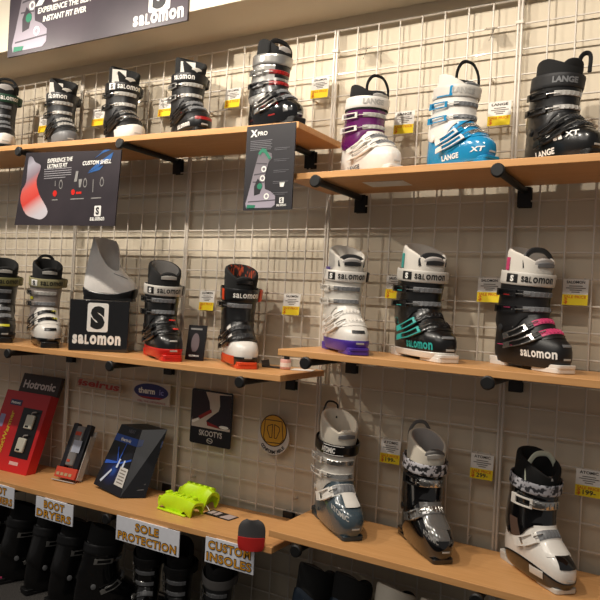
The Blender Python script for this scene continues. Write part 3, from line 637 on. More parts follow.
def price_tag(x, z, head, price, label, tilt=0.10, w=.068, h=.074):
    t = thing('price_tag', label, 'price tag', (x, -.016, z), 0, 'price tags on the wire grid')
    t.rotation_euler = (-tilt, 0, 0)
    zs = -h / 2 + h * .41
    obj('tag_card', MB().box(-w / 2, w / 2, -.0006, .0006, -h / 2, h / 2), PAPER, t, False)
    s = Sign(t, -.0007)
    s.poly('price_panel', rect(-w / 2, w / 2, -h / 2, zs), YELM)
    if head: s.text(head, 0, h / 2 - .012, .0075, INK, w * .72, .02, name='brand_lettering')
    ln = []
    for i, (a, b) in enumerate(((-.5, .55), (-.75, .8), (-.45, .5), (-.3, .35))):
        z0 = h / 2 - .0195 - i * .0058; ln.append(rect(a * w / 2, b * w / 2, z0 - .0012, z0 + .0012))
    s.multi('small_print', ln, INKG)
    s.text('SALE PRICE', 0, zs - .0105, .0075, ORN, w * .86, .02, lift=.0012, name='sale_lettering')
    s.text('$', -w * .36, -h / 2 + .005, .014, ORN, None, .03, lift=.0012, name='dollar_sign')
    if price: s.text(price, .003, -h / 2 + .006, .012, INK, w * .5, .02, lift=.0012, name='price_lettering')
    hk = MB(); 
    for sx in (-w * .3, w * .3): hk.tube([(sx, -.001, h / 2 - .004), (sx, .004, h / 2 + .003), (sx, .013, h / 2 + .006)], .0012, 6)
    obj('tag_hanger', hk, mat('#d8d2c6', .3), t)
for x, z, hd, pr, l in (
    (-1.462, 1.932, 'SALOMON', '', 'yellow and white price tag half hidden behind the dark grey boot'), (-1.124, 1.932, 'SALOMON', '', 'yellow and white price tag between dark grey boot and white toed boot'),
    (-.753, 1.938, 'SALOMON', '', 'yellow and white price tag left of the boot with red toe print'), (-.423, 1.940, 'SALOMON', '', 'yellow and white price tag right of the boot with red toe print'),
    (-.053, 1.936, 'SALOMON', '', 'yellow and white price tag right of the silver cuffed boot'), (.265, 1.787, 'LANGE', '', 'yellow and white price tag right of the purple and white boot'),
    (.570, 1.787, 'LANGE', '', 'yellow and white price tag right of the blue boot'), (-.496, 1.180, 'SALOMON', '', 'yellow and white price tag right of the red soled boot'),
    (-.123, 1.182, 'SALOMON', '', 'yellow and white price tag right of the white and orange trimmed boot'), (.265, 1.255, 'SALOMON', '', 'yellow and white price tag left of the teal detailed boot'),
    (.565, 1.256, 'SALOMON', '', 'yellow and white price tag left of the black and pink boot'), (.809, 1.258, 'SALOMON', '', 'yellow and white price tag right of the black and pink boot'),
    (.275, .726, 'ATOMIC', '199-', 'yellow and white price tag right of the slate blue boot'), (.570, .726, 'ATOMIC', '299-', 'yellow and white 299 price tag left of the white and black boot'),
    (.868, .728, 'ATOMIC', '199-', 'yellow and white 199 price tag at the right edge beside the white and black boot')):
    price_tag(x, z, hd, pr, l)

# empty clear tag holders on the grid
CLEAR = mat('#8f8576', .2, alpha=.62)
for x, z, l in ((.10, HG - S, 'small clear clip hooked on the grid above the purple and white boot'), (.515, HG - S, 'small clear clip hooked on the grid above the blue boot'),
                (-1.53, HG - S + .005, 'small clear clip hooked on the grid left of the dark grey boot')):
    mb = MB(); mb.add([(0, -.004, 0), (.038, -.004, 0), (.045, -.05, -.022), (.008, -.05, -.022), (0, -.0055, -.002), (.038, -.0055, -.002), (.045, -.051, -.025), (.008, -.051, -.025)],
                      [(0, 1, 2, 3), (7, 6, 5, 4), (0, 4, 5, 1), (1, 5, 6, 2), (2, 6, 7, 3), (3, 7, 4, 0)])
    mb.tube([(0, -.004, 0), (.0, .008, .003)], .0015, 6); mb.tube([(.04, -.052, -.024), (.02, -.04, -.055)], .001, 6)
    o = obj('clear_clip', mb, CLEAR); o.location = (x, -.002, z); tag(o, l, 'clip', 'clear tag holders')

# paper label stuck under the top right shelf
us = obj('shelf_sticker', MB().box(.215, .345, -.20, -.12, shz('tR', .28) - .0216, shz('tR', .28) - .0203), PAPER, smooth=False)
tag(us, 'white paper sticker on the underside of the upper right shelf', 'sticker')

# ------------------------------------------------------------------ signs
DARK = mat('#2b292d', .4); DARKP = noise_mat('sign_dark', '#2a262b', '#3a3338', 4, .35, bump=0)
def boot_art(s, x, z, k, green=True, dark=DARK):
    """side-on boot picture printed on a sign; k scales unit height"""
    out = [(.02, 0), (.55, 0), (.62, .05), (.62, .20), (.52, .28), (.40, .33), (.38, .55), (.45, .80), (.52, .86), (.50, .95), (.36, 1.0), (.24, .98), (.14, .62), (.05, .25), (0, .08)]
    g = ramp_mat('boot_print', [(0, '#a89fae'), (.5, '#8a8289'), (1, '#6a656a')], rot=(0, PI / 2, 0))
    s.poly('boot_picture', [(x + a * k, z + b * k) for a, b in out], g)
    s.poly('boot_picture_shade', [(x + a * k, z + b * k) for a, b in ((.18, .22), (.30, .25), (.34, .42), (.24, .52), (.17, .38))], dark, .0008)
    rings = []
    for a, b in ((.36, .68), (.34, .52), (.44, .20)):
        for i in range(12):
            a0, a1 = 2 * PI * i / 12, 2 * PI * (i + 1) / 12
            rings.append([(x + (a + .055 * math.cos(t) * q_) * k, z + (b + .055 * math.sin(t) * q_) * k) for t, q_ in ((a0, 1), (a1, 1), (a1, .55), (a0, .55))])
    s.multi('buckle_print', rings, T_WHITE, .0012)
    gr = [ell(x + .29 * k, z + .38 * k, .055 * k, .055 * k, 14), [(x + a * k, z + b * k) for a, b in ((.03, .0), (.2, 0), (.22, .05), (.04, .06))]]
    gr.append([(x + a * k, z + b * k) for a, b in ((.22, .96), (.30, 1.05), (.38, 1.03), (.50, .86), (.455, .84), (.36, .96), (.31, .98), (.27, .93))])
    s.multi('cuff_print', [[(x + a * k, z + b * k) for a, b in q_] for q_ in (((.16, .60), (.40, .62), (.40, .60), (.155, .575)), ((.14, .47), (.38, .46), (.38, .44), (.135, .45)), ((.06, .12), (.62, .14), (.62, .12), (.05, .10)), ((.20, .80), (.42, .78), (.42, .755), (.19, .78)))], mat('#4b464d', .5), .0007)
    if green: s.multi('green_print', gr, mat('#1f7a5c', .5), .0013)
# hanging narrow poster
x = thing('boot_poster', 'narrow dark poster with boot picture hanging from upper left shelf end', 'poster', (-.041, -.3265, 1.598))
obj('poster_board', MB().box(-.0885, .0885, -.0025, .0025, -.131, .131), DARK, x, False)
s = Sign(x, -.0026)
s.text('X', -.060, .098, .020, T_WHITE, None, .05, name='title_lettering'); s.text('PRO', -.028, .100, .012, T_WHITE, .036, .03, name='title_lettering')
s.multi('body_print', [rect(-.072, .008 - .004 * (i % 2), .083 - i * .0055, .0848 - i * .0055) for i in range(6)], mat('#77757a', .6))
s.multi('caption_print', [rect(.018, .072 - .01 * (i % 2), .056 - .034 * (i // 2) - .005 * (i % 2), .0575 - .034 * (i // 2) - .005 * (i % 2)) for i in range(10)], mat('#6a696e', .6))
boot_art(s, -.080, -.124, .175)
s.poly('emblem', rrect(.044, .060, -.112, -.094, .002), T_WHITE, .0006); s.text('S', .052, -.1085, .011, DARK, None, .04, lift=.0014, name='emblem_letter'); s.text('salomon', .052, -.121, .007, T_WHITE, .034, .02)
s.poly('small_icon', [(.044, -.062), (.056, -.062), (.060, -.048), (.042, -.048)], T_WHITE)
# hanging wide fitting sign
x = thing('shell_sign', 'wide dark hanging sign with a red and white foot picture', 'sign', (-.945, -.3265, 1.570))
W2, H2 = .262, .140
obj('sign_board', MB().add([(a, y, b) for y in (-.0025, .0025) for a, b in ((-.271, -.133), (.268, -.144), (.282, .124), (-.222, .147))], [(0, 1, 2, 3), (7, 6, 5, 4), (0, 4, 5, 1), (1, 5, 6, 2), (2, 6, 7, 3), (3, 7, 4, 0)]), DARKP, x, False)
s = Sign(x, -.0026)
s.text('EXPERIENCE THE', -.030, .100, .015, T_WHITE, .135, .03, italic=.15); s.text('ULTIMATE FIT', -.043, .079, .015, T_WHITE, .108, .03, italic=.15)
s.multi('body_print', [rect(-.113, .035 - .03 * (i == 4), .074 - i * .0085, .0766 - i * .0085) for i in range(5)], mat('#9a979b', .6))
s.multi('swoosh', [[(.125, .055), (.165, .082), (.23, .112), (.245, .118), (.235, .095), (.20, .085), (.17, .068)], [(.15, .10), (.20, .13), (.235, .128), (.19, .118)], [(.12, .05), (.18, .058), (.20, .075), (.16, .064)]], mat('#2a5f9e', .4))
s.text('CUSTOM SHELL', .165, .080, .014, T_WHITE, .145, .03, lift=.0016, italic=.2)
ft = [(-.187 + (a_ + .187) * 1.12 + .012, b_ * .96) for a_, b_ in [(-.215, .128), (-.195, .132), (-.180, .112), (-.150, .092), (-.168, .035), (-.150, -.02), (-.110, -.075), (-.108, -.10), (-.135, -.118), (-.175, -.112), (-.215, -.095), (-.245, -.045), (-.242, .0), (-.222, .035)]]
def closed(pts, n=5):
    P = [Vector((a, 0, b)) for a, b in pts]; L = len(P); out = []
    for i in range(L):
        a, b, c, d = P[i - 1], P[i], P[(i + 1) % L], P[(i + 2) % L]
        for k in range(n):
            t = k / n; v = .5 * ((2 * b) + (c - a) * t + (2 * a - 5 * b + 4 * c - d) * t * t + (3 * b - a - 3 * c + d) * t ** 3); out.append((v.x, v.z))
    return out
s.poly('foot_picture', closed(ft), ramp_mat('foot_print', [(0, '#cfc9d0'), (.14, '#d3b4b4'), (.30, '#d6443a'), (.50, '#d95a50'), (.66, '#8d7c86'), (.85, '#a9a5b0'), (1, '#6d6973')], rot=(0, PI / 2 + .30, 0), loc=(.12, 0, 0), vec='Generated'))
s.multi('icon_red', [ell(-.048, -.018, .011, .012, 12), ell(.05, -.016, .010, .011, 12), rect(.066, .094, -.024, -.016)], P_RED)
s.multi('icon_white', [[(.052, .022), (.066, .022), (.074, .060), (.060, .060)], [(.080, .0), (.088, .0), (.094, .03), (.076, .03)], rect(.150, .153, -.02, .026), rect(-.05, -.047, .01, .03)] , T_GREY)
dr = []
for cx in (-.018, .110, .195):
    for i in range(10):
        a0, a1 = 2 * PI * i / 10, 2 * PI * (i + 1) / 10
        dr.append([(cx + .010 * math.cos(t) * q_, .012 + (.014 + .008 * max(0, math.sin(t))) * math.sin(t) * q_) for t, q_ in ((a0, 1), (a1, 1), (a1, .75), (a0, .75))])
s.multi('icon_drops', dr, T_GREY)
s.multi('caption_print', [rect(-.062, -.030, -.044, -.040), rect(.038, .108, -.044, -.040), rect(.145, .195, -.044, -.040)], T_GREY)
s.poly('emblem', rrect(.165, .198, -.108, -.070, .004), T_WHITE, .0006); s.text('S', .1815, -.1005, .024, DARK, None, .05, lift=.0014, name='emblem_letter'); s.text('salomon', .181, -.124, .013, T_WHITE, .072, .03)
# big sign on the soffit
x = thing('soffit_sign', 'large dark sign with boot picture mounted on the soffit above', 'sign', (-.955, -.2355, 2.366))
obj('sign_board', MB().box(-.483, .483, -.004, .005, -.212, .212), noise_mat('sign_plum', '#3a333b', '#4a4048', 3, .35, bump=0), x, False)
s = Sign(x, -.0041)
boot_art(s, -.455, -.195, .34, dark=mat('#3a333b', .4))
s.text('EXPERIENCE THE BEST', -.148, -.058, .022, T_WHITE, .310, .03, italic=.12); s.text('INSTANT FIT EVER', -.146, -.096, .022, T_WHITE, .248, .03, italic=.12)
s.text('XPRO', -.10, -.018, .12, T_WHITE, .44, .05, italic=.12, name='title_lettering')
s.poly('emblem', rrect(.300, .402, -.158, -.045, .010), T_WHITE, .0006); s.text('S', .351, -.140, .078, DARK, .066, .08, lift=.0014, name='emblem_letter'); s.text('salomon', .347, -.198, .040, T_WHITE, .238, .04)

# small boards on the grid
GM = mat('#b9ad9b', .6)
x = thing('brand_plate', 'small plate with red lettering on the grid above the clear pack', 'sign', (-1.05, -.0065, .803))
x.rotation_euler = (0, math.radians(1.0), 0)
obj('plate', MB().add([(a, y, b) for y in (-.0015, .0015) for a, b in ((-.13, -.022), (.128, -.018), (.132, .016), (-.126, .02))], [(0, 1, 2, 3), (7, 6, 5, 4), (0, 4, 5, 1), (1, 5, 6, 2), (2, 6, 7, 3), (3, 7, 4, 0)]), mat('#a89a88', .6), x, False)
s = Sign(x, -.0016); s.text('seirus', .012, -.011, .028, mat('#a5352f', .5), .215, .03, italic=.25)
s.multi('logo_mark', [[(-.122, -.004), (-.112, .014), (-.090, .014), (-.104, -.004)], [(-.118, -.014), (-.108, .002), (-.092, .002), (-.104, -.014)]], mat('#b5483f', .5))
x = thing('oval_sign', 'white card with dark blue oval lettering on the grid near the blue box', 'sign', (-.757, -.0065, .801))
obj('card', MB().box(-.098, .098, -.0015, .0015, -.044, .044), mat('#c4bab0', .7), x, False)
s = Sign(x, -.0016); s.poly('oval', ell(0, .006, .090, .031, 32), mat('#2b2a6a', .5)); s.text('therm', -.022, -.003, .022, T_WHITE, .088, .04, lift=.0012); s.text('ic', .056, -.003, .022, mat('#8a8ad0', .5), .022, .02, lift=.0012)
s.poly('red_wave', [(-.07, -.016), (.07, -.014), (.045, -.023), (-.04, -.023)], mat('#9c2a30', .5), .0010); s.text('FEEL THE DIFFERENCE', .005, -.039, .008, mat('#9c2a30', .5), .145, .0)
x = thing('shoe_poster', 'black poster with two shoes picture on the grid over neon straps', 'poster', (-.454, -.0065, .740))
x.rotation_euler = (0, math.radians(.6), 0)
mb = MB(); mb.prism(rrect(-.096, .096, -.103, .103, .008), -.0015, .0015); obj('poster_board', mb, mat('#171519', .35), x, False)
s = Sign(x, -.0016)
s.poly('picture_ground', rect(-.090, .090, -.040, .096), mat('#c9bdb2', .5))
s.poly('shoe_picture', [(-.090, .096), (-.030, .096), (-.010, .060), (-.005, .030), (-.03, .01), (-.055, -.004), (-.088, -.016), (-.09, 0)], mat('#2a1a20', .5), .0008)
s.poly('shoe_picture', [(.035, .090), (.090, .094), (.090, -.030), (.06, -.034), (-.015, -.030), (-.02, -.012), (.01, .012), (.035, .03), (.04, .05)], mat('#241a24', .5), .0008)
s.multi('red_print', [[(-.06, .0), (.0, .034), (.004, .022), (-.05, -.010)], [(-.02, -.014), (-.012, -.030), (.05, -.035), (.03, -.026)]], mat('#8a1f1f', .5), .0012)
s.multi('white_print', [[(-.09, -.02), (-.06, -.006), (-.055, -.014), (-.085, -.028)], ell(.062, -.027, .022, .006, 14)], T_WHITE, .0013)
s.text('SKOOTYS', .002, -.069, .020, mat('#cfc8c2', .5), .108, .02); 
rg = []
for i in range(16):
    a0, a1 = 2 * PI * i / 16, 2 * PI * (i + 1) / 16
    rg.append([(.0 + .014 * math.cos(t) * q_, -.086 + .010 * math.sin(t) * q_) for t, q_ in ((a0, 1), (a1, 1), (a1, .8), (a0, .8))])
rg.append([(-.010, -.083), (.010, -.088), (.010, -.0905), (-.010, -.0855)]); s.multi('ring_logo', rg, mat('#cfc8c2', .5))
x = thing('round_sign', 'round yellow sign with footprint mark on the grid above the insole', 'sign', (-.175, -.0065, .7235))
mb = MB(); mb.prism(ell(0, -.012, .066, .066, 36), -.0015, .0015); obj('white_disc', mb, mat('#c9c2ba', .6), x, False)
s = Sign(x, -.0016); s.poly('brown_ring', ell(0, .008, .056, .057, 36), mat('#4a3416', .5)); s.poly('yellow_disc', ell(0, .008, .052, .053, 36), mat('#c9972a', .5), .0008)
ln = []
def stroke(pts, wd):
    for a, b in zip(pts[:-1], pts[1:]):
        dx, dy = b[0] - a[0], b[1] - a[1]; L = math.hypot(dx, dy); nx, ny = -dy / L * wd / 2, dx / L * wd / 2
        ln.append([(a[0] + nx, a[1] + ny), (a[0] - nx, a[1] - ny), (b[0] - nx, b[1] - ny), (b[0] + nx, b[1] + ny)])
for sg_ in (-1, 1): stroke([(sg_ * a, b) for a, b in ((.004, .030), (.024, .022), (.026, .010), (.014, -.018), (.005, -.018), (.004, .030))], .003)
stroke([(-.036, .044), (.034, .044), (.042, -.02), (.030, -.034), (-.030, -.036), (-.04, -.02), (-.036, .044)], .003)
s.multi('foot_mark', ln, mat('#4a3416', .5), .0012)
for i, ch in enumerate("CONFORM'ABLE"):
    a = -PI / 2 + (i - 5.5) * .165; s.text(ch, .0595 * math.cos(a), -.012 + .0595 * math.sin(a) - .002, .011, T_BLACK, None, .03, rot=a + PI / 2, name='lettering')

# section signs hanging on the lower left shelf edge
LET = mat('#dd9a1f', .6); LETD = mat('#3d2406', .6)
for x0, x1, z1, z0, a, b, l in ((-1.365, -1.168, .408, .330, 'FOOT', 'WARMERS', 'white section sign cut by the left picture edge below the red box'), (-1.040, -.838, .404, .327, 'BOOT', 'DRYERS', 'white section sign reading BOOT DRYERS on the lower left shelf edge'),
                                (-.620, -.336, .414, .330, 'SOLE', 'PROTECTION', 'white section sign reading SOLE PROTECTION on the lower left shelf edge'), (-.228, -.040, .4235, .343, 'CUSTOM', 'INSOLES', 'white section sign reading CUSTOM INSOLES on the lower left shelf edge')):
    cx, cz, hw, hh = (x0 + x1) / 2, (z0 + z1) / 2, (x1 - x0) / 2, (z1 - z0) / 2
    t = thing('section_sign', l, 'sign', (cx, -.3005, cz), 0, 'section signs on the lower left shelf'); t.rotation_euler = (0, 0, 0)
    obj('sign_card', MB().box(-hw, hw, -.0015, .0015, -hh, hh), mat('#e2e4ec', .7), t, False)
    obj('sign_tab', MB().box(-hw * .6, hw * .6, .0015, .030, hh - .002, hh - .0005), mat('#e2e4ec', .7), t, False)
    s = Sign(t, -.0016)
    for word, v, wd in ((a, hh * .10, hw * (1.75 if len(a) > 5 else 1.1 if hw < .12 else .75)), (b, -hh * .84, hw * (1.85 if len(b) > 5 else 1.5))):
        s.text(word, 0, v + .0012, .0258, LETD, wd * 1.01, .060, name='letter_outline', spacing=1.12); s.text(word, 0, v + .0020, .0240, LET, wd * .99, .016, lift=.0014, name='letter_fill', spacing=1.12)

# ------------------------------------------------------------------ goods on the lower left shelf
def lean(t, ang): t.rotation_euler = (-ang, 0, t.rotation_euler[2])
zb = shz('bL', -1.39)
x = thing('warmer_box', 'red leaning foot warmer box with black window and header card', 'box', (-1.398, -.182, zb + .001)); lean(x, .33)
obj('carton', MB().add([(a, b, c) for a in (-.142, .142) for b, c in ((0, 0), (.045, .0154), (.045, .338), (0, .338))], [(0, 1, 2, 3), (7, 6, 5, 4), (0, 4, 5, 1), (1, 5, 6, 2), (2, 6, 7, 3), (3, 7, 4, 0)]), ramp_mat('red_card', [(0, '#d8231f'), (.35, '#b91c1f'), (1, '#a01a22')], rot=(0, PI / 2, 0)), x, False)
obj('header_card', MB().box(-.108, .142, .030, .045, .338, .425), mat('#2c2220', .5), x, False)
s = Sign(x, -.0002); s.y = .0298; s.text('Hotronic', .016, .362, .034, mat('#c9bdb8', .5), .205, .03, lift=.0004, name='header_lettering'); s.y = -.0002
s.poly('window', [(.005, .062), (.122, .062), (.120, .272), (.0, .272)], mat('#0f0d0e', .3))
s.poly('brand_patch', rect(-.095, -.020, .275, .300), mat('#3a3050', .5)); s.text('Hotronic', -.0575, .282, .011, T_WHITE, .06, .02, lift=.0012)
s.poly('info_patch', rect(-.130, -.098, .175, .230), mat('#8a86a8', .5))
s.text('FootWarmer', -.050, .15, .024, mat('#c9a52a', .5), .20, .03, rot=PI / 2 - .03, name='product_lettering')
s.multi('white_print', [[(-.125, .030), (-.085, .036), (-.062, .046), (-.105, .042)], rect(.02, .075, .030, .044)], mat('#e8b8b0', .5))
for zz, xx in ((.185, .068), (.085, .060)):
    o = obj('battery_pack', MB().box(xx - .022, xx + .026, -.012, .0, zz, zz + .060), mat('#c3c0b0', .35), x, bevel=.004)
    obj('battery_cable', MB().tube(catmull([(xx, -.006, zz + .058), (xx + .01, -.012, zz + .07), (xx + .03, -.01, zz + .075)], 5), .003, 8), T_GREY, o)
    obj('battery_label', MB().box(xx - .012, xx + .008, -.0128, -.0118, zz + .006, zz + .014), T_BLACK, o, False)
x = thing('insole_pack', 'small clear pack with orange red base leaning on the wire grid', 'pack', (-1.062, -.150, shz('bL', -1.06) + .004), math.radians(3)); lean(x, .40)
obj('clear_tray', MB().box(-.060, .060, .026, .030, .012, .215).box(-.060, .060, -.012, .004, -.004, .0).box(.057, .060, -.0, .030, .012, .19), mat('#cfc9c2', .2, alpha=.7), x, False)
obj('red_carton', MB().box(-.056, .054, -.008, .024, .010, .052), mat('#c9452e', .5), x, False)
s = Sign(x, -.0082); s.multi('carton_print', [rect(-.048 + .022 * i, -.032 + .022 * i, .018, .030) for i in range(4)], mat('#b59a72', .6))
obj('dark_straps', MB().box(-.050, -.025, -.004, .022, .052, .235).box(.020, .048, -.004, .022, .052, .235), mat('#17171f', .4), x, bevel=.004)
obj('blister', MB().box(-.024, .019, -.008, .02, .060, .225), mat('#8a8684', .15, alpha=.8), x, bevel=.006)
obj('blister_label', MB().box(-.012, .032, -.0095, -.0083, .115, .165), mat('#aeb4c4', .4), x, False)
obj('orange_print', MB().box(-.018, .012, -.0095, -.0083, .185, .200).box(-.016, .0, -.0095, -.0083, .075, .085), mat('#b5432a', .5), x, False)

# ---- black and blue heater box (filled in from corner fit)
HB = Vector((-.79, -.12, shz('bL', -.79) + .001))
x = thing('heater_box', 'black tapered box with blue flash print leaning on the grid', 'box', HB)
bw = [Vector(p) - HB for p in ((-.915, -.135, .438), (-.718, -.190, .432), (-.650, -.130, .4305), (-.845, -.075, .4365), (-.853, -.062, .672), (-.728, -.078, .668), (-.640, -.034, .676), (-.765, -.018, .680))]
obj('carton', MB().add(bw, [(0, 3, 2, 1), (4, 5, 6, 7), (0, 1, 5, 4), (1, 2, 6, 5), (2, 3, 7, 6), (3, 0, 4, 7)]), mat('#14151b', .3), x, False)
def face(a, b, c, d):
    nr = (b - a).cross(d - a).normalized()
    return lambda u, v, l=.0012: tuple((a * (1 - u) + b * u) * (1 - v) + (d * (1 - u) + c * u) * v + nr * l)
FF, FS = face(bw[0], bw[1], bw[5], bw[4]), face(bw[1], bw[2], bw[6], bw[5])
def quad(name, fc, qs, m, l=.0010):
    mb = MB()
    for q4 in qs: mb.add([fc(u, v, l) for u, v in q4], [(0, 1, 2, 3)])
    return obj(name, mb, m, x, False)
def ftext(fc, body, u, v, h, wd, m, l=.0018):
    t, f = flat_text(body, h, wd, .03); mb = MB(); mb.add([fc(u + a, v + b, l) for a, b in t], f); return obj('lettering', mb, m, x, False)
quad('flash_print', FF, [((.0, .02), (.98, .02), (.98, .78), (.0, .78))], ramp_mat('flash', [(0, '#11131c'), (.50, '#132050'), (.80, '#2a5fc0'), (.95, '#bfe0ff'), (1, '#ffffff')], 'SPHERICAL', 'Generated', loc=(-1.2, -1.0, -1.1), scale=(2.6, 2.4, 2.4)), .0006)
quad('blue_band', FF, [((0, .74), (1, .74), (1, .85), (0, .85))], mat('#2a4fa0', .35)); quad('side_band', FS, [((0, .74), (1, .72), (1, .82), (0, .85))], mat('#223f80', .35))
ftext(FF, 'therm-ic', .5, .765, .05, .45, T_WHITE); ftext(FF, 'HEAT', .62, .91, .05, .3, mat('#5a5c66', .5))
quad('white_bars', FF, [((.50, .36), (.57, .36), (.59, .50), (.54, .50)), ((.70, .38), (.77, .38), (.78, .50), (.73, .50)), ((.14, .10), (.20, .08), (.42, .30), (.38, .32))], mat('#cfdcf0', .4))
quad('blue_rays', FF, [((.50, .40), (.53, .40), (.60, .74), (.57, .74)), ((.05, .36), (.48, .42), (.48, .45), (.05, .42)), ((.58, .42), (.98, .52), (.98, .55), (.58, .45)), ((.30, .66), (.34, .66), (.52, .44), (.50, .42))], mat('#2f5fc8', .4), .0009)
quad('label_sticker', FF, [((.66, .13), (.98, .13), (.98, .40), (.68, .40))], mat('#cfcdc8', .5), .0014); quad('label_print', FF, [((.72, .17 + .045 * k), (.93, .17 + .045 * k), (.93, .185 + .045 * k), (.72, .185 + .045 * k)) for k in range(5)], INKG, .002)
quad('side_print', FS, [((.18, .08 + .075 * k), (.85, .11 + .075 * k), (.85, .125 + .075 * k), (.18, .095 + .075 * k)) for k in range(8)], mat('#54565a', .5))
# ---- neon sole protectors
NEON = mat('#c8ee12', .45)
def sole_guard(label, loc, rot, L=.17, hh=.052):
    mb = MB(); rings = []
    for i in range(19):
        u = i / 18; f = (u - .5) * L; wd = .030 + .004 * math.cos(2 * PI * u) + .002 * math.sin(9 * u); e = .86 + .14 * math.sin(PI * min(1, u * 6, (1 - u) * 6) / 2)
        sec = [(-1, .0), (-1.06, .35), (-1.02, .70), (-.72, .97), (-.3, 1.04), (.2, .98 + .05 * math.sin(6 * PI * u)), (.7, .90), (1.0, .62), (1.06, .30), (.98, 0), (.80, .02), (.84, .34), (.66, .66), (.1, .78), (-.5, .80), (-.82, .55), (-.84, .05)]
        cut = max(0, math.sin(3 * PI * u)) ** 2
        rings.append([(f + .012 * (b - .5), a * wd * e, (b if b > .32 else b + .30 * cut) * hh * e) for a, b in sec])
    mb.loft(rings, True, True, True)
    t = thing('sole_guard', label, 'sole guard', loc, 0, 'neon sole guards'); t.rotation_euler = rot
    obj('guard_body', mb, NEON, t)
    tr = MB()
    for i in range(5): f = -L * .38 + i * L * .19; tr.box(f - .008, f + .008, -.014, .012, hh * .92, hh * 1.10)
    obj('tread_block', tr, NEON, t, bevel=.003)
    fl = MB(); fl.box(-L * .5, L * .35, -.040, -.026, .0, .006); obj('side_flap', fl, NEON, t, bevel=.002)
    lo = MB(); lo.tube(catmull([(-L / 2, -.02, .020), (-L / 2 - .014, -.016, .012), (-L / 2 - .012, -.016, .036), (-L / 2 + .004, -.02, .038)], 6), .005, 8); obj('pull_tab', lo, NEON, t)
    return t
zb = shz('bL', -.45)
sole_guard('neon yellow rubber sole guard in front, lying on the lower left shelf', (-.436, -.178, zb + .001), (0, 0, math.radians(-7)), .165, .056)
sole_guard('neon yellow rubber sole guard stacked behind the other one', (-.436, -.088, zb + .010), (math.radians(-16), 0, math.radians(-9)), .150, .062)
x = thing('swing_tag', 'black and white hang tag lying on shelf beside the neon guards', 'tag', (-.297, -.130, zb + .002), math.radians(-6))
obj('tag_card', MB().box(-.060, .060, -.026, .026, .001, .0035), mat('#1c1719', .5), x, False)
obj('tag_print', MB().prismz([(.012, -.022), (.056, -.022), (.056, .022), (.02, .022)], .0035, .0042).box(-.05, -.03, -.016, .016, .0035, .0042).box(-.024, -.006, -.016, .016, .0035, .0042), mat('#b9a7a2', .5), x, False)
obj('tag_cord', MB().tube(catmull([(-.055, 0, .004), (-.066, .004, .012), (-.072, 0, .02)], 5), .0012, 6), T_WHITE, x)
# ---- insole sample
x = thing('insole_sample', 'grey and red heel cup insole standing at the shelf end', 'insole', (-.048, -.3085, shz('bL', -.06) - .012), math.radians(25)); x.scale = (.90, .9, .80)
out = [(-.043, .0), (-.046, .03), (-.045, .055), (-.040, .085), (-.024, .108), (0, .114), (.022, .108), (.040, .082), (.047, .05), (.043, .018), (.028, .002), (0, -.006), (-.028, -.002)]
def cupmesh(lo, hi, d0, d1):
    mb = MB(); rings = []
    zs_ = [lo + (hi - lo) * i / 8 for i in range(9)]
    def half(z_):
        z_ = max(-.004, min(.113, z_)); return .047 * min(1, math.sqrt(max(0.02, 1 - ((z_ - .048) / .068) ** 4)))
    for z_ in zs_:
        h_ = half(z_); n_ = 10
        fr = [(-h_ + 2 * h_ * i / n_, -d0 - .012 * (1 - (2 * i / n_ - 1) ** 2) + .004, z_) for i in range(n_ + 1)]
        bk = [(h_ - 2 * h_ * i / n_, -d1 - .012 * (1 - (1 - 2 * i / n_) ** 2) + .004, z_) for i in range(n_ + 1)]
        rings.append(fr + bk)
    mb.loft(rings, True, True, True); return mb
obj('grey_cover', cupmesh(.046, .113, .010, .003), mat('#474647', .8, bump=.3), x)
obj('red_heel', cupmesh(-.004, .047, .014, .003), mat('#c2231f', .55), x)

# ---- small things on the middle left shelf
zm = shz('mL', -.40)
x = thing('insole_card', 'small black hanging card packet leaning between two boots', 'packet', (-.435, -.150, zm + .002), math.radians(10)); lean(x, .16)
obj('card', MB().box(-.036, .036, -.003, .003, 0, .125), mat('#141214', .35), x, False)
s = Sign(x, -.0031); s.poly('picture', ell(-.002, .062, .016, .034, 18), mat('#6a5d60', .5)); s.multi('bars', [rect(-.026, .020, .108, .114), rect(-.01, .004, .03, .034)], T_GREY); s.text('SALOMON', -.002, .012, .006, T_WHITE, .04, .02)
x = thing('tape_pot', 'small pink pot with black lid near the middle left shelf end', 'pot', (-.075, -.115, shz('mL', -.07) + .001))
obj('pot_body', MB().tube([(0, 0, 0), (0, 0, .003), (0, 0, .030), (0, 0, .033)], [.016, .018, .018, .016], 20), mat('#d9a59a', .5), x)
obj('pot_lid', MB().tube([(.004, 0, .033), (.004, 0, .044)], [.010, .009], 16), BLK, x)
obj('pot_label', MB().tube([(0, 0, .008), (0, 0, .022)], .0184, 20, False), mat('#e8dcd2', .6), x)
o = obj('folded_card', MB().add([(-.04, -.02, 0), (.03, -.02, 0), (.03, .03, 0), (-.04, .03, 0), (-.045, -.02, .022), (-.045, .03, .022), (-.04, -.02, .0012), (.03, -.02, .0012), (.03, .03, .0012), (-.04, .03, .0012)],
                                [(0, 1, 2, 3), (6, 9, 8, 7), (0, 6, 7, 1), (1, 7, 8, 2), (2, 8, 9, 3), (6, 4, 5, 9), (0, 3, 5, 4)]), mat('#2a2322', .5), smooth=False)
o.location = (-.125, -.10, shz('mL', -.12) + .001); tag(o, 'small dark folded card lying left of the pink pot', 'card')
o = obj('paper_sheet', MB().box(-.04, .035, -.03, .03, 0, .001), PAPER, smooth=False); o.location = (-.02, -.085, shz('mL', -.02) + .001); o.rotation_euler = (0, 0, .3); tag(o, 'white paper lying flat at the middle left shelf end', 'paper')

